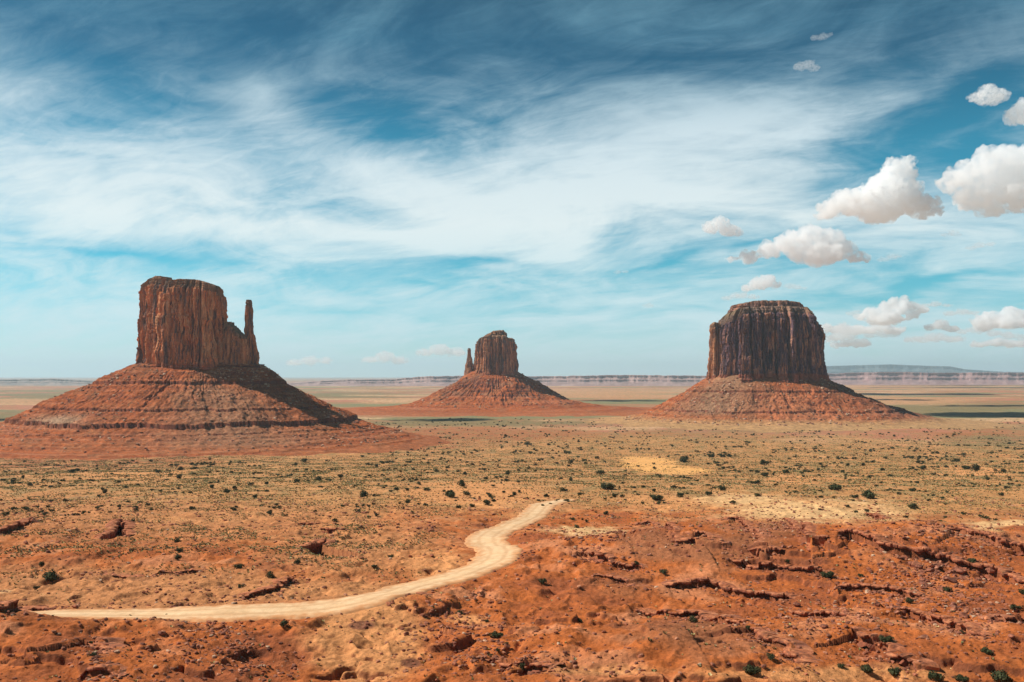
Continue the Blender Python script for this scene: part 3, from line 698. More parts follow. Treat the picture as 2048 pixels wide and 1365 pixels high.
# ------------------------------------------------------------------ far mesas
def mesa(label, D, pts, depth, seed, col, col2, N=900, foot=6, rag=1.0, low=2.0):
    """pts: (px, py top) along the skyline at distance D"""
    P = np.array(pts, float); az = (np.linspace(P[0, 0], P[-1, 0], N) - 1024) / FPX
    topz = CAMZ + (752 - np.interp(np.linspace(P[0, 0], P[-1, 0], N), P[:, 0], P[:, 1]) - low) * D / FPX
    X0 = az * D
    bay = fbm2(X0 / (D * .05), X0 * 0, 4, seed, .4) * D * .012
    topz = topz + rag * fbm2(X0 / (D * .012), X0 * 0 + 3, 4, seed + 1, .6) * D / FPX * 1.3
    end = np.minimum(np.arange(N), np.arange(N)[::-1]) / (N * .03); ef = np.clip(end, 0, 1) ** .5
    lv = [(-.30, -.05), (-.16, .10), (-.08, .30), (-.055, .42), (-.05, .58), (-.03, .66), (-.012, .78), (-.010, .97), (0, 1.0), (.3, 1.01), (1.0, .98), (1.3, -.05)]
    V = []
    for dy, hz in lv:
        w = bay + dy * depth + fbm2(X0 / (D * .006), X0 * 0 + dy * 9, 3, seed + 2) * D * .0015
        V.append(np.c_[X0 * (1 + w / D), D + w, np.maximum(topz * ef, 3) * hz - 2])
    V = np.concatenate(V)
    n = fbm2(V[:, 0] / (D * .01), V[:, 2] / 25, 4, seed + 3)
    c = mixc(np.tile(np.array(col), (len(V), 1)), col2, sstep(-.3, .4, n))
    o = mesh_np('mesa', V, grid_faces(len(lv), N), M_far, None, c, smooth=False)
    tag(o, label, 'mesa', 'mesas along the horizon')
mesa('long pinkish mesa wall on the horizon between the left and right buttes', 12500, [(540,768),(600,764),(640,761),(700,758),(790,757),(825,753),(850,751),(920,750),(1060,751),(1150,750),(1240,748),(1330,749),(1440,750),(1560,752)], 1800, 51, (.30,.19,.17), (.38,.25,.22))
mesa('pale blue-grey mesa on the horizon at the far left', 13000, [(-400,756),(-200,757),(0,758),(60,757),(110,756),(150,759),(200,762),(260,766),(330,768)], 2500, 52, (.22,.19,.17), (.34,.26,.22), rag=.4)
mesa('pink and mauve broken mesa on the horizon right of the right butte', 14000, [(1560,750),(1640,746),(1720,743),(1800,742),(1880,744),(1960,743),(2048,744),(2200,745),(2500,748)], 2200, 53, (.29,.17,.16), (.38,.24,.22), rag=1.3)
mesa('faint blue flat-topped mountain far beyond the pink mesa on the right', 34000, [(1560,735),(1640,731),(1700,729),(1780,727),(1860,730),(1900,731),(1930,737),(2010,742),(2300,744)], 5000, 54, (.10,.12,.12), (.13,.15,.15), rag=.25)

# ------------------------------------------------------------------ rock ledges standing out of the slope
def ledge(W, A, lab, seed):
    st = .30
    L = np.r_[0, np.cumsum(np.hypot(*np.diff(W, axis=0).T))]; n = max(int(L[-1] / st), 12)
    q = np.linspace(0, L[-1], n); x = np.interp(q, L, W[:, 0]); y = np.interp(q, L, W[:, 1])
    tx, ty = np.gradient(x), np.gradient(y); l = np.hypot(tx, ty); nx, ny = ty / l, -tx / l     # n points to the camera side
    e = np.interp(q, L, np.clip(np.minimum(np.arange(len(W)), len(W) - 1 - np.arange(len(W))) / 3, 0, 1)); e = (e * e * (3 - 2 * e)) ** .8
    A = A * 1.3; Ae = A * e * (.8 + .5 * fbm2(q / 6, q * 0 + seed, 3, 501))
    # blocks: piecewise jogs along the ledge
    rs = np.random.RandomState(seed); b = [0]
    while b[-1] < L[-1]: b.append(b[-1] + rs.uniform(.8, 3.2))
    k = np.searchsorted(b, q, 'right'); jog = rs.uniform(-.55, .75, len(b) + 2)[k] * min(1, .4 + A * .35); up = rs.uniform(-.15, .30, len(b) + 2)[k] * min(1.2, A)
    gap = np.exp(-(np.abs(q - np.array(b)[np.clip(k - 1, 0, len(b) - 1)]) / .22) ** 2)
    prof = [(-3.2, -.35), (-1.6, .02), (-.9, .16), (-.3, .22), (.15, .20), (.42, .12), (.50, -.10), (.46, -.30), (.05, -.38), (-.45, -.55), (-.55, -.85), (-.35, -1.1), (.1, -1.5), (.9, -2.0)]
    top = land(x - nx * 1.2, y - ny * 1.2, False)
    V = []; Cc = []
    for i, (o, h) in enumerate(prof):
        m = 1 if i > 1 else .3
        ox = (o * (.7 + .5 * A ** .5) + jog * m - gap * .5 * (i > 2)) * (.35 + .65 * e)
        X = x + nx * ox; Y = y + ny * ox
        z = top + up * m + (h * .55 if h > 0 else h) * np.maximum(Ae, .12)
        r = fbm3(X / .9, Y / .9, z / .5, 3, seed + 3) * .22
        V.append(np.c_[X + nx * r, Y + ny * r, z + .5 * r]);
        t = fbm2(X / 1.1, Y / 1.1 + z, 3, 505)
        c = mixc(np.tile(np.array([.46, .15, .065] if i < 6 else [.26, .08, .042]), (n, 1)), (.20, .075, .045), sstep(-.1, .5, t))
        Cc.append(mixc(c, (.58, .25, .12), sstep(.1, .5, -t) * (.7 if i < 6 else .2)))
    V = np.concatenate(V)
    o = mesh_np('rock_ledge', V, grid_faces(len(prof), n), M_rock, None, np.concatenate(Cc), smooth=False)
    tag(o, lab, 'rock ledge', 'red rock ledges in the foreground')
for i, (W, A, lab) in enumerate(LEDGEW): ledge(W, A, lab, 600 + i)

# ------------------------------------------------------------------ loose rocks
def ico(sub):
    import bmesh
    bm = bmesh.new(); bmesh.ops.create_icosphere(bm, subdivisions=sub, radius=1)
    V = np.array([v.co[:] for v in bm.verts]); F = np.array([[v.index for v in f.verts] for f in bm.faces]); bm.free(); return V, F

def rock_shape(sub, seed):
    V, F = ico(sub); rs = np.random.RandomState(seed)
    for _ in range(9):   # flat broken faces
        d = rs.normal(size=3); d /= np.linalg.norm(d); h = rs.uniform(.45, .8)
        p = V @ d; V = V - np.maximum(p - h, 0)[:, None] * d
    V = V * (1 + .12 * fbm3(V[:, 0] * 2, V[:, 1] * 2, V[:, 2] * 2, 3, seed))[:, None]
    V = V * np.array([1, rs.uniform(.6, .95), rs.uniform(.45, .75)]); return V, F

ROCKV = []
for k in range(6):
    V, F = rock_shape(3, 700 + k)
    n = fbm3(V[:, 0] * 1.5, V[:, 1] * 1.5, V[:, 2] * 3, 3, k)
    c = mixc(np.tile(np.array([[.36, .13, .07], [.30, .11, .065], [.42, .18, .10]][k % 3]), (len(V), 1)), (.22, .085, .055), sstep(-.2, .5, n))
    me_o = mesh_np('boulder', V, F, M_rock, None, c, smooth=False); ROCKV.append(me_o.data); bpy.data.objects.remove(me_o)

rs = np.random.RandomState(77)
CL = [  # pixel clusters: cx, cy, rx, ry, count, size range, where
 (1880,1148,90,32,44,(.5,1.5),'under the longest ledge on the right'),
 (1800,1200,110,30,26,(.5,1.2),'around the level broken right ledge'),
 (1960,1230,80,60,28,(.4,1.1),'near the right edge of the slope'),
 (1640,1250,120,30,20,(.4,1.0),'above the sandy wash'),
 (1215,1108,80,18,24,(.4,1.1),'in rubble right of the road bend'),
 (930,1262,90,42,46,(.3,.8),'in the bottom centre rubble'),
 (1040,1326,120,18,20,(.3,.6),'along the middle of the bottom edge'),
 (400,1230,90,26,30,(.3,.8),'just below the straight road'),
 (430,1300,120,40,34,(.25,.7),'in the bottom left rocky hollow'),
 (130,1222,80,10,14,(.4,1.0),'on the bottom-left knoll'),
 (190,1315,40,30,10,(.3,.7),'right of the bottom-left knoll'),
 (1540,1075,60,30,8,(.5,1.2),'between the two upper slanting ledges')]
ORD = ('', 'second ', 'third ', 'fourth ', 'fifth ', 'sixth ', 'seventh ', 'eighth ', 'ninth ', 'tenth ', 'eleventh ', 'twelfth ', 'thirteenth ', 'fourteenth ', 'fifteenth ', 'sixteenth ', 'seventeenth ', 'eighteenth ', 'nineteenth ', 'twentieth ')
def name_rows(items, noun):
    """items: (object, region, px, py). Labels by row (far to near) and order from the left inside a region"""
    reg = {}
    for it in items: reg.setdefault(it[1], []).append(it)
    for where, L in reg.items():
        L.sort(key=lambda t: t[3]); nr = max(1, min(5, math.ceil(len(L) / 9)))
        names = {1: [''], 2: ['upper row ', 'lower row '], 3: ['top row ', 'middle row ', 'bottom row '], 4: ['top row ', 'second row ', 'third row ', 'bottom row '], 5: ['top row ', 'second row ', 'third row ', 'fourth row ', 'bottom row ']}[nr]
        per = math.ceil(len(L) / nr)
        for k in range(nr):
            row = sorted(L[k * per:(k + 1) * per], key=lambda t: t[2])
            for q, (o, w_, a, b_) in enumerate(row):
                pos = 'leftmost ' if q == 0 else 'rightmost ' if q == len(row) - 1 and q else (ORD[q] + 'leftmost ' if q < len(ORD) else '')
                o['label'] = (pos + noun + ', ' + names[k] + where).replace('  ', ' ')
_bp = []
for cx, cy, rx, ry, cnt, (s0, s1), where in CL:
    for i in range(cnt): _bp.append((cx + rs.normal() * rx * .6, min(cy + rs.normal() * ry * .6, 1372), rs.uniform(s0, s1) ** 1.2, where))
_bp = [p for p in _bp if -20 < p[0] < 2068 and p[1] > 1020][:298]
_x, _y = to_ground_many([p[0] for p in _bp], [p[1] for p in _bp], lambda X, Y: land(X, Y, False))
_z = land(_x, _y); _d, _w = road_d(_x, _y); _it = []
for (px, py, s_, where), x, y, z, d, w in zip(_bp, _x, _y, _z, _d, _w):
    if d < w + 1: continue
    o = bpy.data.objects.new('boulder', ROCKV[rs.randint(6)]); C.objects.link(o)
    o.location = (x, y, z + s_ * .18); o.rotation_euler = (rs.uniform(-.3, .3), rs.uniform(-.3, .3), rs.uniform(0, 6.28)); o.scale = (s_, s_, s_)
    tag(o, '', 'boulder', 'boulders ' + where); _it.append((o, where, px, py))
name_rows(_it, 'red-brown boulder')

def scatter_mesh(name, V0, F0, pos, scale, rotz, colr, mat, kind='stuff', smooth=False, parent=None, zsc=None):
    n = len(pos); c, s = np.cos(rotz), np.sin(rotz)
    vi = np.arange(n) % len(V0)
    allV = []; allF = []; allC = []; base = 0
    for k, (v, f) in enumerate(zip(V0, F0)):
        m = vi == k; q = m.sum()
        if not q: continue
        sx = scale[m][:, None]; X = v[None, :, 0] * sx; Y = v[None, :, 1] * sx; Z = v[None, :, 2] * sx * (zsc[m][:, None] if zsc is not None else 1)
        cc, ss = c[m][:, None], s[m][:, None]
        P = np.stack([X * cc - Y * ss + pos[m][:, 0:1], X * ss + Y * cc + pos[m][:, 1:2], Z + pos[m][:, 2:3]], -1)
        allV.append(P.reshape(-1, 3)); allF.append((f[None] + (np.arange(q) * len(v))[:, None, None] + base).reshape(-1, 3)); base += q * len(v)
        allC.append(np.repeat(colr[m], len(v), 0))
    o = mesh_np(name, np.concatenate(allV), np.concatenate(allF), mat, parent, np.concatenate(allC), smooth)
    if kind: o['kind'] = kind
    return o

def field(n, y0, y1, seed, wid=.60, pw=1.0):
    r = np.random.RandomState(seed)
    y = (y0 ** pw + r.rand(n) * (y1 ** pw - y0 ** pw)) ** (1 / pw); x = (r.rand(n) * 2 - 1) * wid * y
    return x, y, r

# rubble: countless small stones, thick below the ledges and in the rubble patches
def build_rubble():
    x, y, r = field(210000, 140, 620, 5, .62, 1.0)
    n = fbm2(x / 14, y / 18, 3, 91) + .5 * fbm2(x / 3, y / 3, 2, 92)
    px, py = to_px(x, y, plane_h(y))
    w = .03 + .17 * sstep(.1, .6, n)
    for cx, cy, rx, ry, cnt, _, _ in CL: w = w + .55 * np.exp(-((px - cx) / (rx * 1.1)) ** 2 - ((py - cy) / (ry * 1.2)) ** 2)
    for W, A, lab in LEDGEW:
        m = (x > W[:, 0].min() - 4) & (x < W[:, 0].max() + 4) & (y > W[:, 1].min() - 9) & (y < W[:, 1].max() + 2)
        if m.any():
            d, s, p = seg_dist(x[m], y[m], W); w[m] += .55 * (s > 0) * np.exp(-((d - 1.0) / 2.8) ** 2)
    d, wd = road_d(x, y); w = w * (d > wd + .5)
    k = r.rand(len(x)) < w; x, y = x[k], y[k]
    s = .18 + .75 * r.rand(len(x)) ** 3 * np.clip(y / 250, .7, 1.6)
    z = land(x, y)
    V0, F0 = zip(*[rock_shape(1, 720 + i) for i in range(4)])
    pal = np.array([[.34, .12, .065], [.25, .095, .055], [.42, .18, .10], [.52, .33, .21], [.20, .08, .05]]); ci = r.choice(5, len(x), p=[.34, .26, .2, .06, .14])
    o = scatter_mesh('rubble', V0, F0, np.c_[x, y, z + s * .15], s, r.rand(len(x)) * 6.28, pal[ci] * r.uniform(.8, 1.15, (len(x), 1)), M_rock)
    o['label'] = 'countless small red-brown stones strewn over the foreground slopes'; print('rubble', len(x))
build_rubble()

# ------------------------------------------------------------------ low desert scrub: tufts of grass and sage, uncountable
def tuft_shape(seed, k=9):
    r = np.random.RandomState(seed); V = []; F = []
    for i in range(k):
        a = r.rand() * 6.28; t = r.uniform(.15, 1); rr = r.uniform(.05, .5); wv = r.uniform(.16, .34)
        bx, by = math.cos(a) * rr * .6, math.sin(a) * rr * .6
        tx, ty, tz = math.cos(a) * (rr + .35), math.sin(a) * (rr + .35), r.uniform(.35, .8)
        pa = a + 1.57 + r.uniform(-.5, .5); dx, dy = math.cos(pa) * wv, math.sin(pa) * wv; b = len(V)
        V += [(bx - dx, by - dy, -.08), (bx + dx, by + dy, -.08), (tx + dx * .7, ty + dy * .7, tz), (tx - dx * .7, ty - dy * .7, tz * .9)]
        F += [(b, b + 1, b + 2), (b, b + 2, b + 3)]
    return np.array(V), np.array(F)

def build_scrub():
    A = [field(430000, 300, 2100, 11, .59, 1.0), field(50000, 150, 420, 13, .62, 1.0)]
    x = np.concatenate([a[0] for a in A]); y = np.concatenate([a[1] for a in A]); r = A[0][2]
    px, py = to_px(x, y, plane_h(y))
    n = fbm2(x / 26, y / 34, 4, 95) + .3 * fbm2(x / 5, y / 6, 2, 96)
    up = sstep(1060, 985, py + 26 * fbm2(x / 40, y / 40, 2, 97) - 12)           # the scrub plain
    lf = sstep(960, 820, px + .25 * (py - 1000)) * sstep(1225, 1130, py)                  # left middle ground
    w = np.maximum(up * .9, lf * (.25 + 1.3 * sstep(-.25, .30, n) * sstep(1215, 1110, py))) * (.15 + 1.25 * sstep(-.25, .35, n))
    w = np.maximum(w, .03 + .10 * sstep(.1, .5, n))
    w = w * (1 - .6 * np.exp(-((px - 330) / 260) ** 2 - ((py - 1180) / 40) ** 2))
    w = w * np.where(px < 720, sstep(905, 925, py), sstep(845, 905, py))
    for bn in ('dune', 'pale'):
        for cx, cy, rx, ry, a in BLOBS[bn][1]: w = w * (1 - .92 * np.exp(-(((px - cx) / rx) ** 2 + ((py - cy) / ry) ** 2) ** 2))
    for cx, cy, rx, ry, a in BLOBS['orange'][1]: w = w * (1 - .75 * a * np.exp(-(((px - cx) / rx) ** 2 + ((py - cy) / ry) ** 2) ** 2))
    d, wd = road_d(x, y); w = w * (d > wd + .8)
    k = r.rand(len(x)) < w * .62; x, y = x[k], y[k]
    s = r.uniform(.3, .8, len(x)) * np.clip(y / 600, .75, 1.5) ; z = land(x, y)
    pal = np.array([[.34, .29, .12], [.48, .38, .16], [.20, .19, .075], [.62, .50, .25], [.08, .08, .035], [.38, .34, .19]]); ci = r.choice(6, len(x), p=[.20, .16, .22, .10, .24, .08])
    V0, F0 = zip(*[tuft_shape(740 + i, 7) for i in range(5)])
    o = scatter_mesh('desert_scrub', V0, F0, np.c_[x, y, z], s, r.rand(len(x)) * 6.28, pal[ci] * r.uniform(.8, 1.15, (len(x), 1)), M_leaf, smooth=False)
    o['label'] = 'low sage and dry grass tufts covering the plain'; print('tufts', len(x))
build_scrub()

# ------------------------------------------------------------------ shrubs and junipers
def shrub_mesh(seed, leaves=900, flat=.75):
    r = np.random.RandomState(seed); nl = r.randint(7, 11)
    lobes = [(math.cos(a) * q, math.sin(a) * q, r.uniform(.35, .85) * flat, r.uniform(.26, .46)) for a, q in zip(r.rand(nl) * 6.28, r.uniform(.1, .62, nl))]
    V = []; F = []; Cc = []
    for i in range(leaves):
        lx, ly, lz, lr = lobes[r.randint(nl)]
        d = r.normal(size=3); d /= np.linalg.norm(d); q = lr * r.uniform(.55, 1.08)
        p = np.array([lx, ly, lz]) + d * q * np.array([1, 1, .8])
        if p[2] < .02: p[2] = r.uniform(.02, .3)
        u = r.normal(size=3); u /= np.linalg.norm(u); v = np.cross(u, d); v /= (np.linalg.norm(v) + 1e-6); sz = r.uniform(.045, .10); b = len(V)
        V += [p + u * sz, p + v * sz, p - u * sz * .8, p - v * sz]; F.append((b, b + 1, b + 2, b + 3))
        g = r.uniform(.7, 1.3); Cc += [np.array([.060, .066, .028]) * g] * 4
    br = []
    for lx, ly, lz, lr in lobes: br.append(((0, 0, -.1), (lx * .5, ly * .5, lz * .45), (lx, ly, lz)))
    BV = []; BF = []
    for br_ in br:
        pts = [np.array(p) for p in br_]
        for a, bb, r0, r1 in ((pts[0], pts[1], .045, .03), (pts[1], pts[2], .03, .012)):
            d = bb - a; d = d / (np.linalg.norm(d) + 1e-6); u = np.cross(d, [0.3, .2, 1]); u /= np.linalg.norm(u); v = np.cross(d, u); b = len(BV)
            for P, rr in ((a, r0), (bb, r1)):
                for k in range(5): BV.append(P + (u * math.cos(k * 1.2566) + v * math.sin(k * 1.2566)) * rr)
            for k in range(5): BF.append((b + k, b + (k + 1) % 5, b + 5 + (k + 1) % 5, b + 5 + k))
    return np.array(V), np.array(F), np.array(Cc), np.array(BV), np.array(BF)
SHR = []
for k in range(5):
    V, F, Cc, BV, BF = shrub_mesh(800 + k, 620 if k else 1100)
    a = mesh_np('crown', V, F, M_leaf, None, Cc, False); b = mesh_np('stems', BV, BF, M_bark, None, np.tile(np.array([.12, .08, .055]), (len(BV), 1)), True)
    SHR.append((a.data, b.data)); bpy.data.objects.remove(a); bpy.data.objects.remove(b)
EX = [(c[0] / 2.814 + 700, c[1] / 2.814 + 880, c[2] / 2.814) for c in [(150,145,30),(490,175,25),(550,155,22),(370,225,25),(390,245,30),(435,280,32),(630,250,45),(560,310,65),(660,300,35),(325,280,25),(325,345,32),(145,310,30),(75,310,50),(610,375,32),(690,370,32),(775,355,40),(895,320,18),(1105,315,35),(1205,280,38),(1300,300,28),(1245,225,25),(1390,100,28),(1410,180,50),(1450,265,60),(1490,315,28),(1600,268,20),(1730,325,60),(1860,305,40),(1880,110,40),(1820,265,30),(850,210,20),(945,237,18),(1230,145,20),(1290,45,25),(995,20,28),(1080,800,45),(825,1095,65),(710,875,25),(620,970,45),(770,1022,28),(1290,1020,35),(975,1280,50),(880,1150,28),(835,1190,25),(1770,740,45),(1615,715,35),(235,655,35),(135,710,30),(1935,1015,45)]]
EX += [(c[0] / 2.814 + 1348, c[1] / 2.814 + 880, c[2] / 2.814) for c in [(210,90,35),(275,90,30),(55,115,40),(515,130,45),(510,195,40),(560,195,22),(630,180,32),(450,235,50),(475,310,35),(195,300,45),(275,275,38),(910,270,60),(1090,310,75),(1015,318,40),(1340,370,50),(1675,700,50),(870,765,60),(1545,845,45),(1050,760,35),(415,1060,30),(1200,1160,75),(1755,1185,60),(1235,1305,70),(1090,1300,60),(440,1300,70),(1850,1340,100),(1620,1345,60),(1930,950,50),(1960,860,40),(1620,1080,35),(1470,1335,70),(540,1220,50),(935,1270,40),(1530,150,25),(1810,170,25),(1400,158,40),(1650,155,50),(1700,158,50),(650,105,20),(1065,140,22),(640,685,30),(1330,910,40)]]
EX += [(c[0] / 2.814, c[1] / 2.814 + 880, c[2] / 2.814) for c in [(1710,118,35),(405,178,30),(440,170,28),(245,225,22),(360,230,18),(885,178,30),(1015,165,28),(1008,210,30),(1095,160,25),(1180,180,25),(1675,230,38),(1795,220,35),(1920,205,32),(1415,250,25),(1280,290,38),(1320,270,28),(670,235,22),(130,210,20),(80,218,22),(290,775,80),(230,700,35),(210,830,30),(1000,570,35),(1010,620,40),(1000,665,38),(1340,712,50),(1525,765,45),(1360,825,40),(1595,1040,50),(725,995,28),(938,990,22),(520,1140,45),(515,1200,40),(1670,690,35),(1500,245,22),(1855,225,25)]]
def region(px, py):
    if py < 900: return 'on the far edge of the scrub plain'
    if px > 1200 and py < 1035: return 'scattered on the scrub plain around the pale dune' if px < 1650 else 'on the scrub plain at the far right'
    if px > 700 and py < 1035: return 'in the dotted field beyond the road end'
    if py < 960: return 'in the scrub below the leftmost butte'
    if py < 1060: return 'in the scrub left of the dotted field'
    if px < 900 and py < 1215: return 'in the sandy ground above the straight road'
    if px < 760: return 'among the rocks below the straight road'
    if px < 1240: return 'on the rubble slope at the bottom centre'
    if py < 1290: return 'among the red ledges on the right'
    return 'in the sandy wash along the bottom right edge'
NAMED = {(820,1095): 'roundish dark juniper standing out in the bottom centre rubble', (1200,1160): 'biggest dark juniper beside the zigzag ledge at lower right', (290,775): 'lone wide dark green shrub on bare sand at the left', (560,310): 'largest dark juniper in the dotted field beyond the road end', (1080,800): 'single dark bush on the orange slope right of the road', (1090,310): 'wide dark juniper right of the pale sand on the right plain', (1850,1340): 'large spreading pale green bush in the bottom right corner', (1595,1040): 'round olive bush just below the straight road', (1770,740): 'dark bush tucked above the long undulating ledge'}
_sp = []
for i, (px, py, w) in enumerate(EX):
    lab = None
    for (a, b), t in NAMED.items():
        for ox in (0, 700, 1348):
            if abs(px - (a / 2.814 + ox)) < 3 and abs(py - (b / 2.814 + 880)) < 3: lab = t
    _sp.append((px, py, w, lab))
r = np.random.RandomState(9)
while len(_sp) < 300:
    px = r.uniform(0, 2048); py = r.uniform(868, 1030)
    if px < 700 and py < 925: continue
    if px > 1240 and px < 1420 and 905 < py < 960: continue
    dn = fbm2(np.array([px / 160.]), np.array([py / 40.]), 2, 98)[0] + .25 * (px > 1800 and py < 925)
    if r.rand() > .25 + dn * 1.6: continue
    _sp.append((px, py, r.uniform(6, 13) * (.5 + .5 * (py - 868) / 160), None))
_x, _y = to_ground_many([p[0] for p in _sp], [p[1] + p[2] * .25 for p in _sp], lambda X, Y: land(X, Y, False)); _z = land(_x, _y); _it = []
for (px, py, wpx, lab), x, y, z in zip(_sp, _x, _y, _z):
    s_ = wpx * y / FPX / 1.35; where = region(px, py)
    e = thing('juniper_shrub', lab or '', 'shrub', (x, y, z - .05 * s_), 'dark shrubs ' + where)
    e.rotation_euler = (0, 0, r.rand() * 6.28); e.scale = (s_, s_ * r.uniform(.75, 1.2), s_ * r.uniform(.7, 1.25))
    k = r.randint(1, 5) if wpx < 18 else 0
    for nm, d in (('crown', SHR[k][0]), ('stems', SHR[k][1])):
        o = bpy.data.objects.new(nm, d); C.objects.link(o); o.parent = e
    if not lab: _it.append((e, where, px, py))
name_rows(_it, 'dark shrub')

# the smaller dark bushes beyond the 300 that show largest
def build_small_bushes():
    x, y, r = field(26000, 380, 2900, 31, .58, 1.4)
    px, py = to_px(x, y, plane_h(y))
    w = (.06 + 1.1 * sstep(.05, .40, fbm2(x / 60, y / 90, 4, 99))) * np.where(px < 720, sstep(918, 930, py), sstep(832, 850, py))
    w = w * (1 - .9 * np.exp(-((px - 1320) / 90) ** 2 - ((py - 933) / 22) ** 2))
    k = r.rand(len(x)) < w * .8; x, y = x[k], y[k]
    s = (.65 + 2.1 * r.rand(len(x)) ** 2) * np.clip(y / 900, .7, 1.5)
    V0 = []; F0 = []
    for i in range(3):
        V, F, *_ = shrub_mesh(850 + i, 70); V = V.copy()
        c = V.reshape(-1, 4, 3).mean(1, keepdims=True); V = ((V.reshape(-1, 4, 3) - c) * 2.6 + c).reshape(-1, 3)
        V0.append(V); F0.append(np.concatenate([F[:, :3], F[:, [0, 2, 3]]]))
    o = scatter_mesh('small_bushes', V0, F0, np.c_[x, y, land(x, y)], s, r.rand(len(x)) * 6.28, np.array([[.062, .066, .028]]) * r.uniform(.7, 1.4, (len(x), 1)), M_leaf)
    o['label'] = 'small dark bushes dotted thickly over the plain'; print('bushes', len(x))
build_small_bushes()

# ------------------------------------------------------------------ fallen blocks on the talus slopes
def scree(butte_obj, cx, cy, n, r0, r1, seed, smax):
    ta = [c for c in butte_obj.children if c.name.startswith('talus')][0]; me = ta.data
    co = np.empty(len(me.vertices) * 3, np.float32); me.vertices.foreach_get('co', co); co = co.reshape(-1, 3)
    r = np.random.RandomState(seed); d = np.hypot(co[:, 0] - cx, co[:, 1] - cy)
    ok = np.where((co[:, 2] > 6) & (d > r0) & (d < r1) & (co[:, 1] < cy + 60))[0]
    nz = fbm2(co[ok, 0] / 40, co[ok, 1] / 40, 3, seed); ok = ok[r.rand(len(ok)) < np.clip(.25 + nz * 1.5, .05, 1)]
    p = co[r.choice(ok, n)]; s = .7 + smax * r.rand(n) ** 5
    V0, F0 = zip(*[rock_shape(1, 760 + i) for i in range(4)])
    pal = np.array([[.42, .22, .13], [.55, .36, .24], [.26, .10, .06], [.20, .09, .055]]); ci = r.choice(4, n, p=[.4, .2, .25, .15])
    scatter_mesh('scree_blocks', V0, F0, p + np.c_[r.uniform(-1, 1, n), r.uniform(-1, 1, n), s * .2], s, r.rand(n) * 6.28, pal[ci], M_rock, parent=butte_obj)
B = [o for o in bpy.data.objects if o.name.startswith('butte')]; B.sort(key=lambda o: o.name)
scree(B[0], (395 - 1024) * 1885 / FPX, 1889, 5200, 90, 420, 21, 3.6)
scree(B[1], (988 - 1024) * 3600 / FPX, 3604, 1500, 100, 330, 22, 5.5)
scree(B[2], (1528 - 1024) * 2700 / FPX, 2704, 4200, 140, 400, 23, 4.5)

# ------------------------------------------------------------------ cumulus clouds: closed bodies of vapour
def cloud_mat(name, dens, col=(1, 1, 1), size=None):
    m = bpy.data.materials.new(name); m.use_nodes = True; nt = m.node_tree; nt.nodes.clear()
    out = nn(nt, 'ShaderNodeOutputMaterial'); v = nn(nt, 'ShaderNodeVolumePrincipled')
    v.inputs['Color'].default_value = (*col, 1); v.inputs['Density'].default_value = dens; v.inputs['Anisotropy'].default_value = .25
    if size:
        tc = nn(nt, 'ShaderNodeTexCoord'); n = nn(nt, 'ShaderNodeTexNoise'); n.inputs['Scale'].default_value = 1 / (size * .30); n.inputs['Detail'].default_value = 5; n.inputs['Roughness'].default_value = .62
        nt.links.new(tc.outputs['Object'], n.inputs['Vector'])
        r = nn(nt, 'ShaderNodeMapRange'); nt.links.new(n.outputs['Fac'], r.inputs[0]); r.inputs[1].default_value = .40; r.inputs[2].default_value = .60; r.inputs[3].default_value = 0; r.inputs[4].default_value = dens * 1.3
        nt.links.new(r.outputs[0], v.inputs['Density']); m.cycles.volume_step_rate = .35
    nt.links.new(v.outputs[0], out.inputs['Volume']); return m
CLD = {'dense': (.017, (.9995, .9996, 1)), 'soft': (.013, (.9985, .9985, 1)), 'thin': (.0045, (.999, .998, 1))}
M_cl = {k: cloud_mat('cloud_vapour_' + k, d, c) for k, d, c in (('dense', .04, (.9985, .9992, 1)), ('soft', .018, (.996, .997, .999)), ('thin', .005, (.998, .994, .994)))}

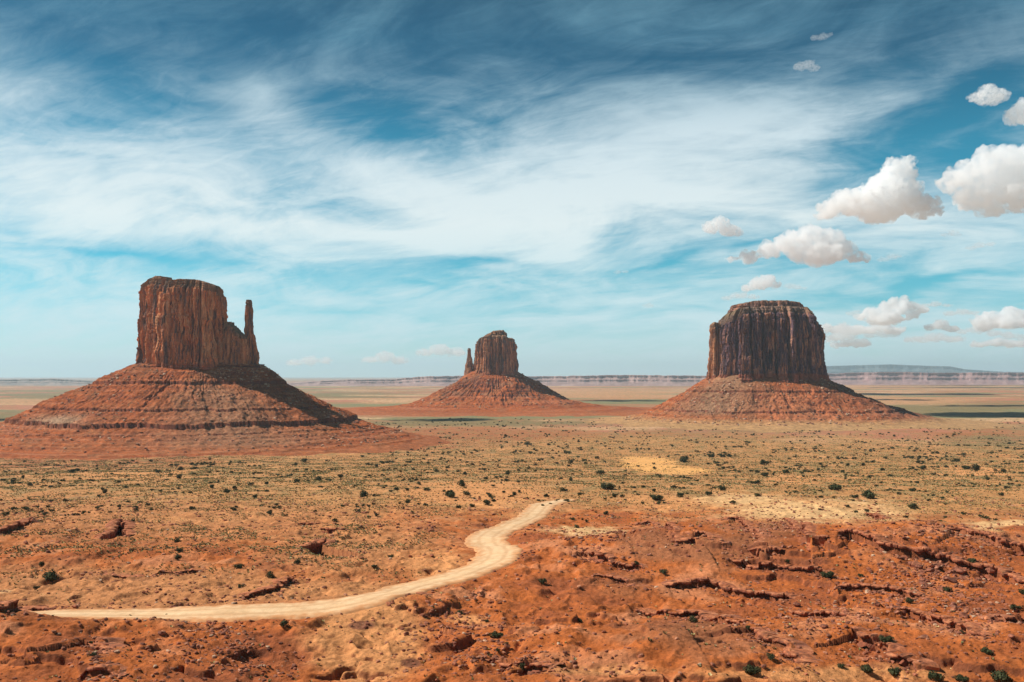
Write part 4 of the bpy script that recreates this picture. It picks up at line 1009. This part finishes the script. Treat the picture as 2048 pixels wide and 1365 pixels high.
def cloud(label, D, puffs, mat, seed, vox=None, rag=1.0, depth=1.0, visible=True):
    """puffs: (px, py, radius px[, squash]) of the main billows at distance D; small billows grow on them"""
    import bmesh
    r = np.random.RandomState(seed); s = D / FPX; IV, IF = ico(2); V = []; F = []; b = 0
    ymax = max(p[1] + p[2] * .5 for p in puffs)
    c0 = np.array(px_dir(puffs[0][0], puffs[0][1])); base = None
    def add(c, rad, sq):
        nonlocal b
        V.append(IV * rad * np.array([1, 1, sq]) + c); F.append(IF + b); b += len(IV)
    for p in puffs:
        d = px_dir(p[0], p[1]); c = np.array([d[0], d[1], d[2]]) * D / d[1] + [0, 0, CAMZ]; rad = p[2] * s; sq = p[3] if len(p) > 3 else .8
        add(c, rad, sq)
        for k in range(16):
            q = r.normal(size=3); q /= np.linalg.norm(q); q[2] = abs(q[2]) * .9 - .15
            add(c + q * rad * np.array([1, depth, sq]) * .85, rad * r.uniform(.16, .42), .85)
    me = bpy.data.meshes.new('cloud'); V = np.concatenate(V); F = np.concatenate(F)
    me.from_pydata(V.tolist(), [], F.tolist()); o = bpy.data.objects.new('cumulus_cloud', me); C.objects.link(o)
    size = max(p[2] for p in puffs) * s
    rm = o.modifiers.new('r', 'REMESH'); rm.mode = 'VOXEL'; rm.voxel_size = vox or size / 32
    for i, (ts, st) in enumerate(((.42, .30), (.17, .27), (.075, .17))):
        t = bpy.data.textures.new('cl', 'CLOUDS'); t.noise_scale = size * ts * 2; t.noise_depth = 2; t.noise_basis = 'ORIGINAL_PERLIN'
        dm = o.modifiers.new('d', 'DISPLACE'); dm.texture = t; dm.texture_coords = 'LOCAL'; dm.strength = size * st * 1.6 * rag; dm.mid_level = .5
    rm = o.modifiers.new('r2', 'REMESH'); rm.mode = 'VOXEL'; rm.voxel_size = (vox or size / 32)
    dg = bpy.context.evaluated_depsgraph_get(); me2 = bpy.data.meshes.new_from_object(o.evaluated_get(dg))
    o.modifiers.clear(); o.data = me2; bpy.data.meshes.remove(me)
    # flat base
    zb = CAMZ + (752 - ymax) * s
    co = np.empty(len(me2.vertices) * 3, np.float32); me2.vertices.foreach_get('co', co); co = co.reshape(-1, 3)
    lo = co[:, 2] < zb; co[lo, 2] = zb + (co[lo, 2] - zb) * .1; me2.vertices.foreach_set('co', co.ravel()); me2.update()
    me2.materials.clear(); d_, c_ = CLD[mat.name.split('_')[-1]]; me2.materials.append(cloud_mat('cloud_vapour', d_, c_, size))
    tag(o, label, 'cloud', 'small cumulus clouds in the sky'); return o
cloud('brightest white cumulus with a tall right-hand tower, flat pink base', 11000, [(1668,415,30,.7),(1700,405,36,.8),(1735,400,36,.9),(1765,375,34,1),(1790,345,30,1),(1812,328,20,1),(1822,345,18,1),(1800,395,44,.9),(1840,412,34,.8),(1868,424,20,.6),(1650,432,20,.5),(1760,425,44,.5)], M_cl['dense'], 1)
cloud('big greyish cumulus cut off by the right edge of the sky', 10000, [(1905,365,30,.8),(1935,350,36,.9),(1975,330,40,.9),(2015,325,42,.9),(2055,330,50,.9),(1950,390,40,.8),(2000,385,50,.9),(2050,385,50,.9),(1985,420,26,.7),(2100,370,60,.9)], M_cl['soft'], 2)
cloud('long pale cumulus just below the brightest white cloud', 13000, [(1462,517,14,.6),(1500,512,22,.7),(1540,500,26,.8),(1580,485,32,.8),(1620,478,34,.8),(1660,484,32,.9),(1690,500,26,.8),(1640,510,50,.45),(1715,516,22,.6)], M_cl['soft'], 3)
cloud('small pinkish cumulus left of the long pale cloud', 13000, [(1422,455,18,.8),(1440,448,18,.9),(1458,462,20,.7),(1475,466,14,.7)], M_cl['soft'], 4)
cloud('small white cloud hovering just above the rightmost butte', 16000, [(1495,576,16,.5),(1520,568,20,.7),(1535,562,18,.8),(1552,570,12,.7)], M_cl['soft'], 5)
cloud('faint wisp right of the small white cloud above the rightmost butte', 16000, [(1580,573,12,.5),(1595,575,10,.5),(1608,577,7,.5)], M_cl['thin'], 6)
cloud('small white cloud high near the upper right, left of the edge cloud', 9500, [(1955,195,18,.7),(1975,186,22,.8),(1996,192,22,.7),(1985,200,24,.5)], M_cl['soft'], 7)
cloud('small dense cloud touching the right edge below the high white one', 9500, [(2030,235,22,.9),(2050,220,26,.9),(2070,230,30,.9)], M_cl['soft'], 8)
cloud('tiny grey-white cloud high in the upper right sky', 9500, [(1600,134,14,.6),(1616,130,14,.7),(1628,137,12,.6)], M_cl['thin'], 9)
cloud('faint tiny wisp at the very top of the right sky', 9500, [(1630,76,10,.5),(1645,74,12,.5),(1658,70,8,.4)], M_cl['thin'], 10)
cloud('tiny elongated cloud near the right edge in mid sky', 13000, [(1942,497,10,.5),(1960,491,12,.5),(1980,489,10,.5)], M_cl['thin'], 11)
cloud('tiny white puff in front of the pale band left of the rightmost butte', 15000, [(1292,612,8,.7),(1300,611,8,.8)], M_cl['thin'], 12)
cloud('tiny grey puff above the pale band in the middle sky', 15000, [(1235,545,8,.4),(1250,544,8,.4)], M_cl['thin'], 13)
cloud('low white cumulus bank right of the rightmost butte, upper one', 24000, [(1720,635,14,.5),(1745,628,18,.6),(1765,618,16,.8),(1790,622,18,.7),(1808,612,12,1),(1825,628,16,.7),(1770,640,40,.25)], M_cl['soft'], 14)
cloud('low flat cloud hugging the right side of the rightmost butte', 24000, [(1650,662,14,.5),(1680,656,22,.4),(1715,660,20,.5),(1680,674,30,.25)], M_cl['thin'], 15)
cloud('low small cumulus between the two low cloud banks on the right', 24000, [(1860,655,12,.6),(1882,650,16,.7),(1905,658,14,.5)], M_cl['soft'], 16)
cloud('low cumulus bank at the right edge above the horizon', 24000, [(1955,640,14,.5),(1985,634,20,.5),(2020,630,22,.6),(2050,634,22,.6),(2010,648,50,.22)], M_cl['soft'], 17)
cloud('thin low cloud strip at the right edge near the horizon', 26000, [(1990,668,16,.4),(2020,672,18,.4),(2050,676,16,.4)], M_cl['thin'], 18)
cloud('wide layered cloud bank just right of the rightmost butte, above the faint mountain', 26000, [(1652,655,14,.5),(1672,660,20,.35),(1700,664,24,.3),(1735,660,24,.35),(1765,655,18,.5),(1790,662,22,.3),(1690,690,22,.2),(1720,688,22,.2)], M_cl['soft'], 51)
cloud('wide layered cloud bank at the far right, lowest of the large banks', 27000, [(1960,690,18,.25),(1995,686,22,.3),(2030,688,24,.25),(2060,690,20,.3)], M_cl['soft'], 52)
cloud('ragged cloud tower rising from the upper low bank on the right', 25000, [(1770,612,12,.8),(1788,606,14,.9),(1808,600,10,1),(1822,612,14,.7),(1845,620,14,.5)], M_cl['soft'], 53)
cloud('tiny detached cloud just above the low bank beside the rightmost butte', 25000, [(1700,628,9,.5),(1712,625,9,.6)], M_cl['thin'], 31)
cloud('small flat cloud under the upper low bank on the right', 26000, [(1740,672,14,.4),(1765,669,16,.4),(1790,672,12,.4)], M_cl['thin'], 32)
cloud('thin flat cloud strip left of the right-edge bank', 25000, [(1900,628,14,.35),(1925,625,14,.4),(1945,627,12,.3)], M_cl['thin'], 33)
cloud('small broken cloud under the low bank at the right edge', 26000, [(1925,664,12,.5),(1945,660,12,.6),(1960,664,10,.5)], M_cl['thin'], 34)
cloud('long flat cloud strip below the small cumulus right of the butte', 27000, [(1830,680,20,.25),(1870,677,24,.3),(1910,680,20,.25)], M_cl['thin'], 35)
cloud('pale wisp above the two low banks on the right', 24000, [(1845,612,14,.35),(1870,609,14,.4),(1895,612,10,.3)], M_cl['thin'], 36)
cloud('tiny pale cloud beside the lower right side of the rightmost butte', 26000, [(1650,682,10,.4),(1668,680,12,.4)], M_cl['thin'], 37)
cloud('pinkish wisp below the big greyish cumulus', 12000, [(1890,470,10,.35),(1905,467,12,.5),(1918,470,8,.4)], M_cl['thin'], 38)
cloud('faint mauve wisp right of the long pale cumulus', 13500, [(1765,520,12,.35),(1785,515,14,.4),(1800,513,8,.4)], M_cl['thin'], 39)
cloud('thin grey cloud strip hugging the top left of the rightmost butte', 16500, [(1455,596,14,.3),(1480,592,18,.35),(1505,594,14,.35)], M_cl['thin'], 40)
cloud('pale low cloud left of the middle butte, nearest to it', 30000, [(850,706,18,.4),(880,700,22,.5),(915,706,20,.4)], M_cl['thin'], 19)
cloud('pale low cloud between left and middle buttes, second from the middle one', 30000, [(740,720,16,.4),(770,714,20,.6),(800,722,18,.4)], M_cl['thin'], 20)
cloud('faint low cloud nearest to the leftmost butte', 30000, [(590,726,16,.4),(620,722,18,.5),(650,722,14,.5)], M_cl['thin'], 21)

# clouds overhead, above the frame, whose shadows lie on the plain
def shadow_cloud(px, py, wpx, ypx, alt, seed, label):
    d = px_dir(px, py); t = (CAMZ - 0) / -d[2]; gx, gy = d[0] * t, d[1] * t
    cx = gx + math.sin(SUN_AZ) * alt / math.tan(SUN_EL); cy = gy + math.cos(SUN_AZ) * alt / math.tan(SUN_EL)
    D = gy; rx = wpx * D / FPX; ry = ypx * D * D / (FPX * CAMZ)
    rs_ = np.random.RandomState(seed); IV, IF = ico(3); V = []; F = []; b = 0
    for k in range(9):
        q = rs_.uniform(-1, 1, 2); V.append(IV * np.array([rx * .42, ry * .5, 90]) * rs_.uniform(.6, 1.1) + [cx + q[0] * rx * .62, cy + q[1] * ry * .4, alt]); F.append(IF + b); b += len(IV)
    V = np.concatenate(V); n = fbm3(V[:, 0] / (rx * .3), V[:, 1] / (ry * .3), V[:, 2] / 200, 3, seed)
    V[:, 0] += n * rx * .30; V[:, 1] += n * ry * .45
    o = mesh_np('cumulus_cloud', V, np.concatenate(F), M_cl['dense']); tag(o, label, 'cloud', 'clouds above the frame')
SHADOWS = [(890,840,95,3.0,2200,1,'cloud overhead shading the dark strip before the middle butte'), (1250,802,120,1.8,3600,2,'cloud overhead shading the strip right of the middle butte'),
 (2010,830,260,6.0,2600,3,'cloud overhead shading the dark strip at the right edge'), (1830,789,150,2.2,4600,4,'cloud overhead shading a thin strip of the right plain'), (60,838,100,3.0,2200,5,'cloud overhead shading the far left plain'), (1900,776,200,1.1,6800,7,'highest cloud overhead shading the farthest right plain'), (2020,812,170,2.2,3600,8,'cloud overhead shading the middle of the right plain'), (1750,800,110,1.5,4200,9,'cloud overhead shading the plain just right of the rightmost butte')]
for a in SHADOWS: shadow_cloud(*a)

# ------------------------------------------------------------------ the air
def haze():
    m = bpy.data.materials.new('haze_air'); m.use_nodes = True; nt = m.node_tree; nt.nodes.clear()
    out = nn(nt, 'ShaderNodeOutputMaterial'); v = nn(nt, 'ShaderNodeVolumePrincipled')
    v.inputs['Color'].default_value = (.60, .85, 1.0, 1); v.inputs['Density'].default_value = HAZE; v.inputs['Anisotropy'].default_value = .2
    nt.links.new(v.outputs[0], out.inputs['Volume'])
    x0, x1, y0, y1, z0, z1 = -110000, 110000, -500, 78000, -60, 1100
    V = np.array([(x, y, z) for z in (z0, z1) for y in (y0, y1) for x in (x0, x1)], float)
    F = np.array([(0, 2, 3, 1), (4, 5, 7, 6), (0, 1, 5, 4), (2, 6, 7, 3), (0, 4, 6, 2), (1, 3, 7, 5)])
    o = mesh_np('haze', V, F, m, smooth=False); o['kind'] = 'stuff'
HAZE = 2.4e-5
haze()
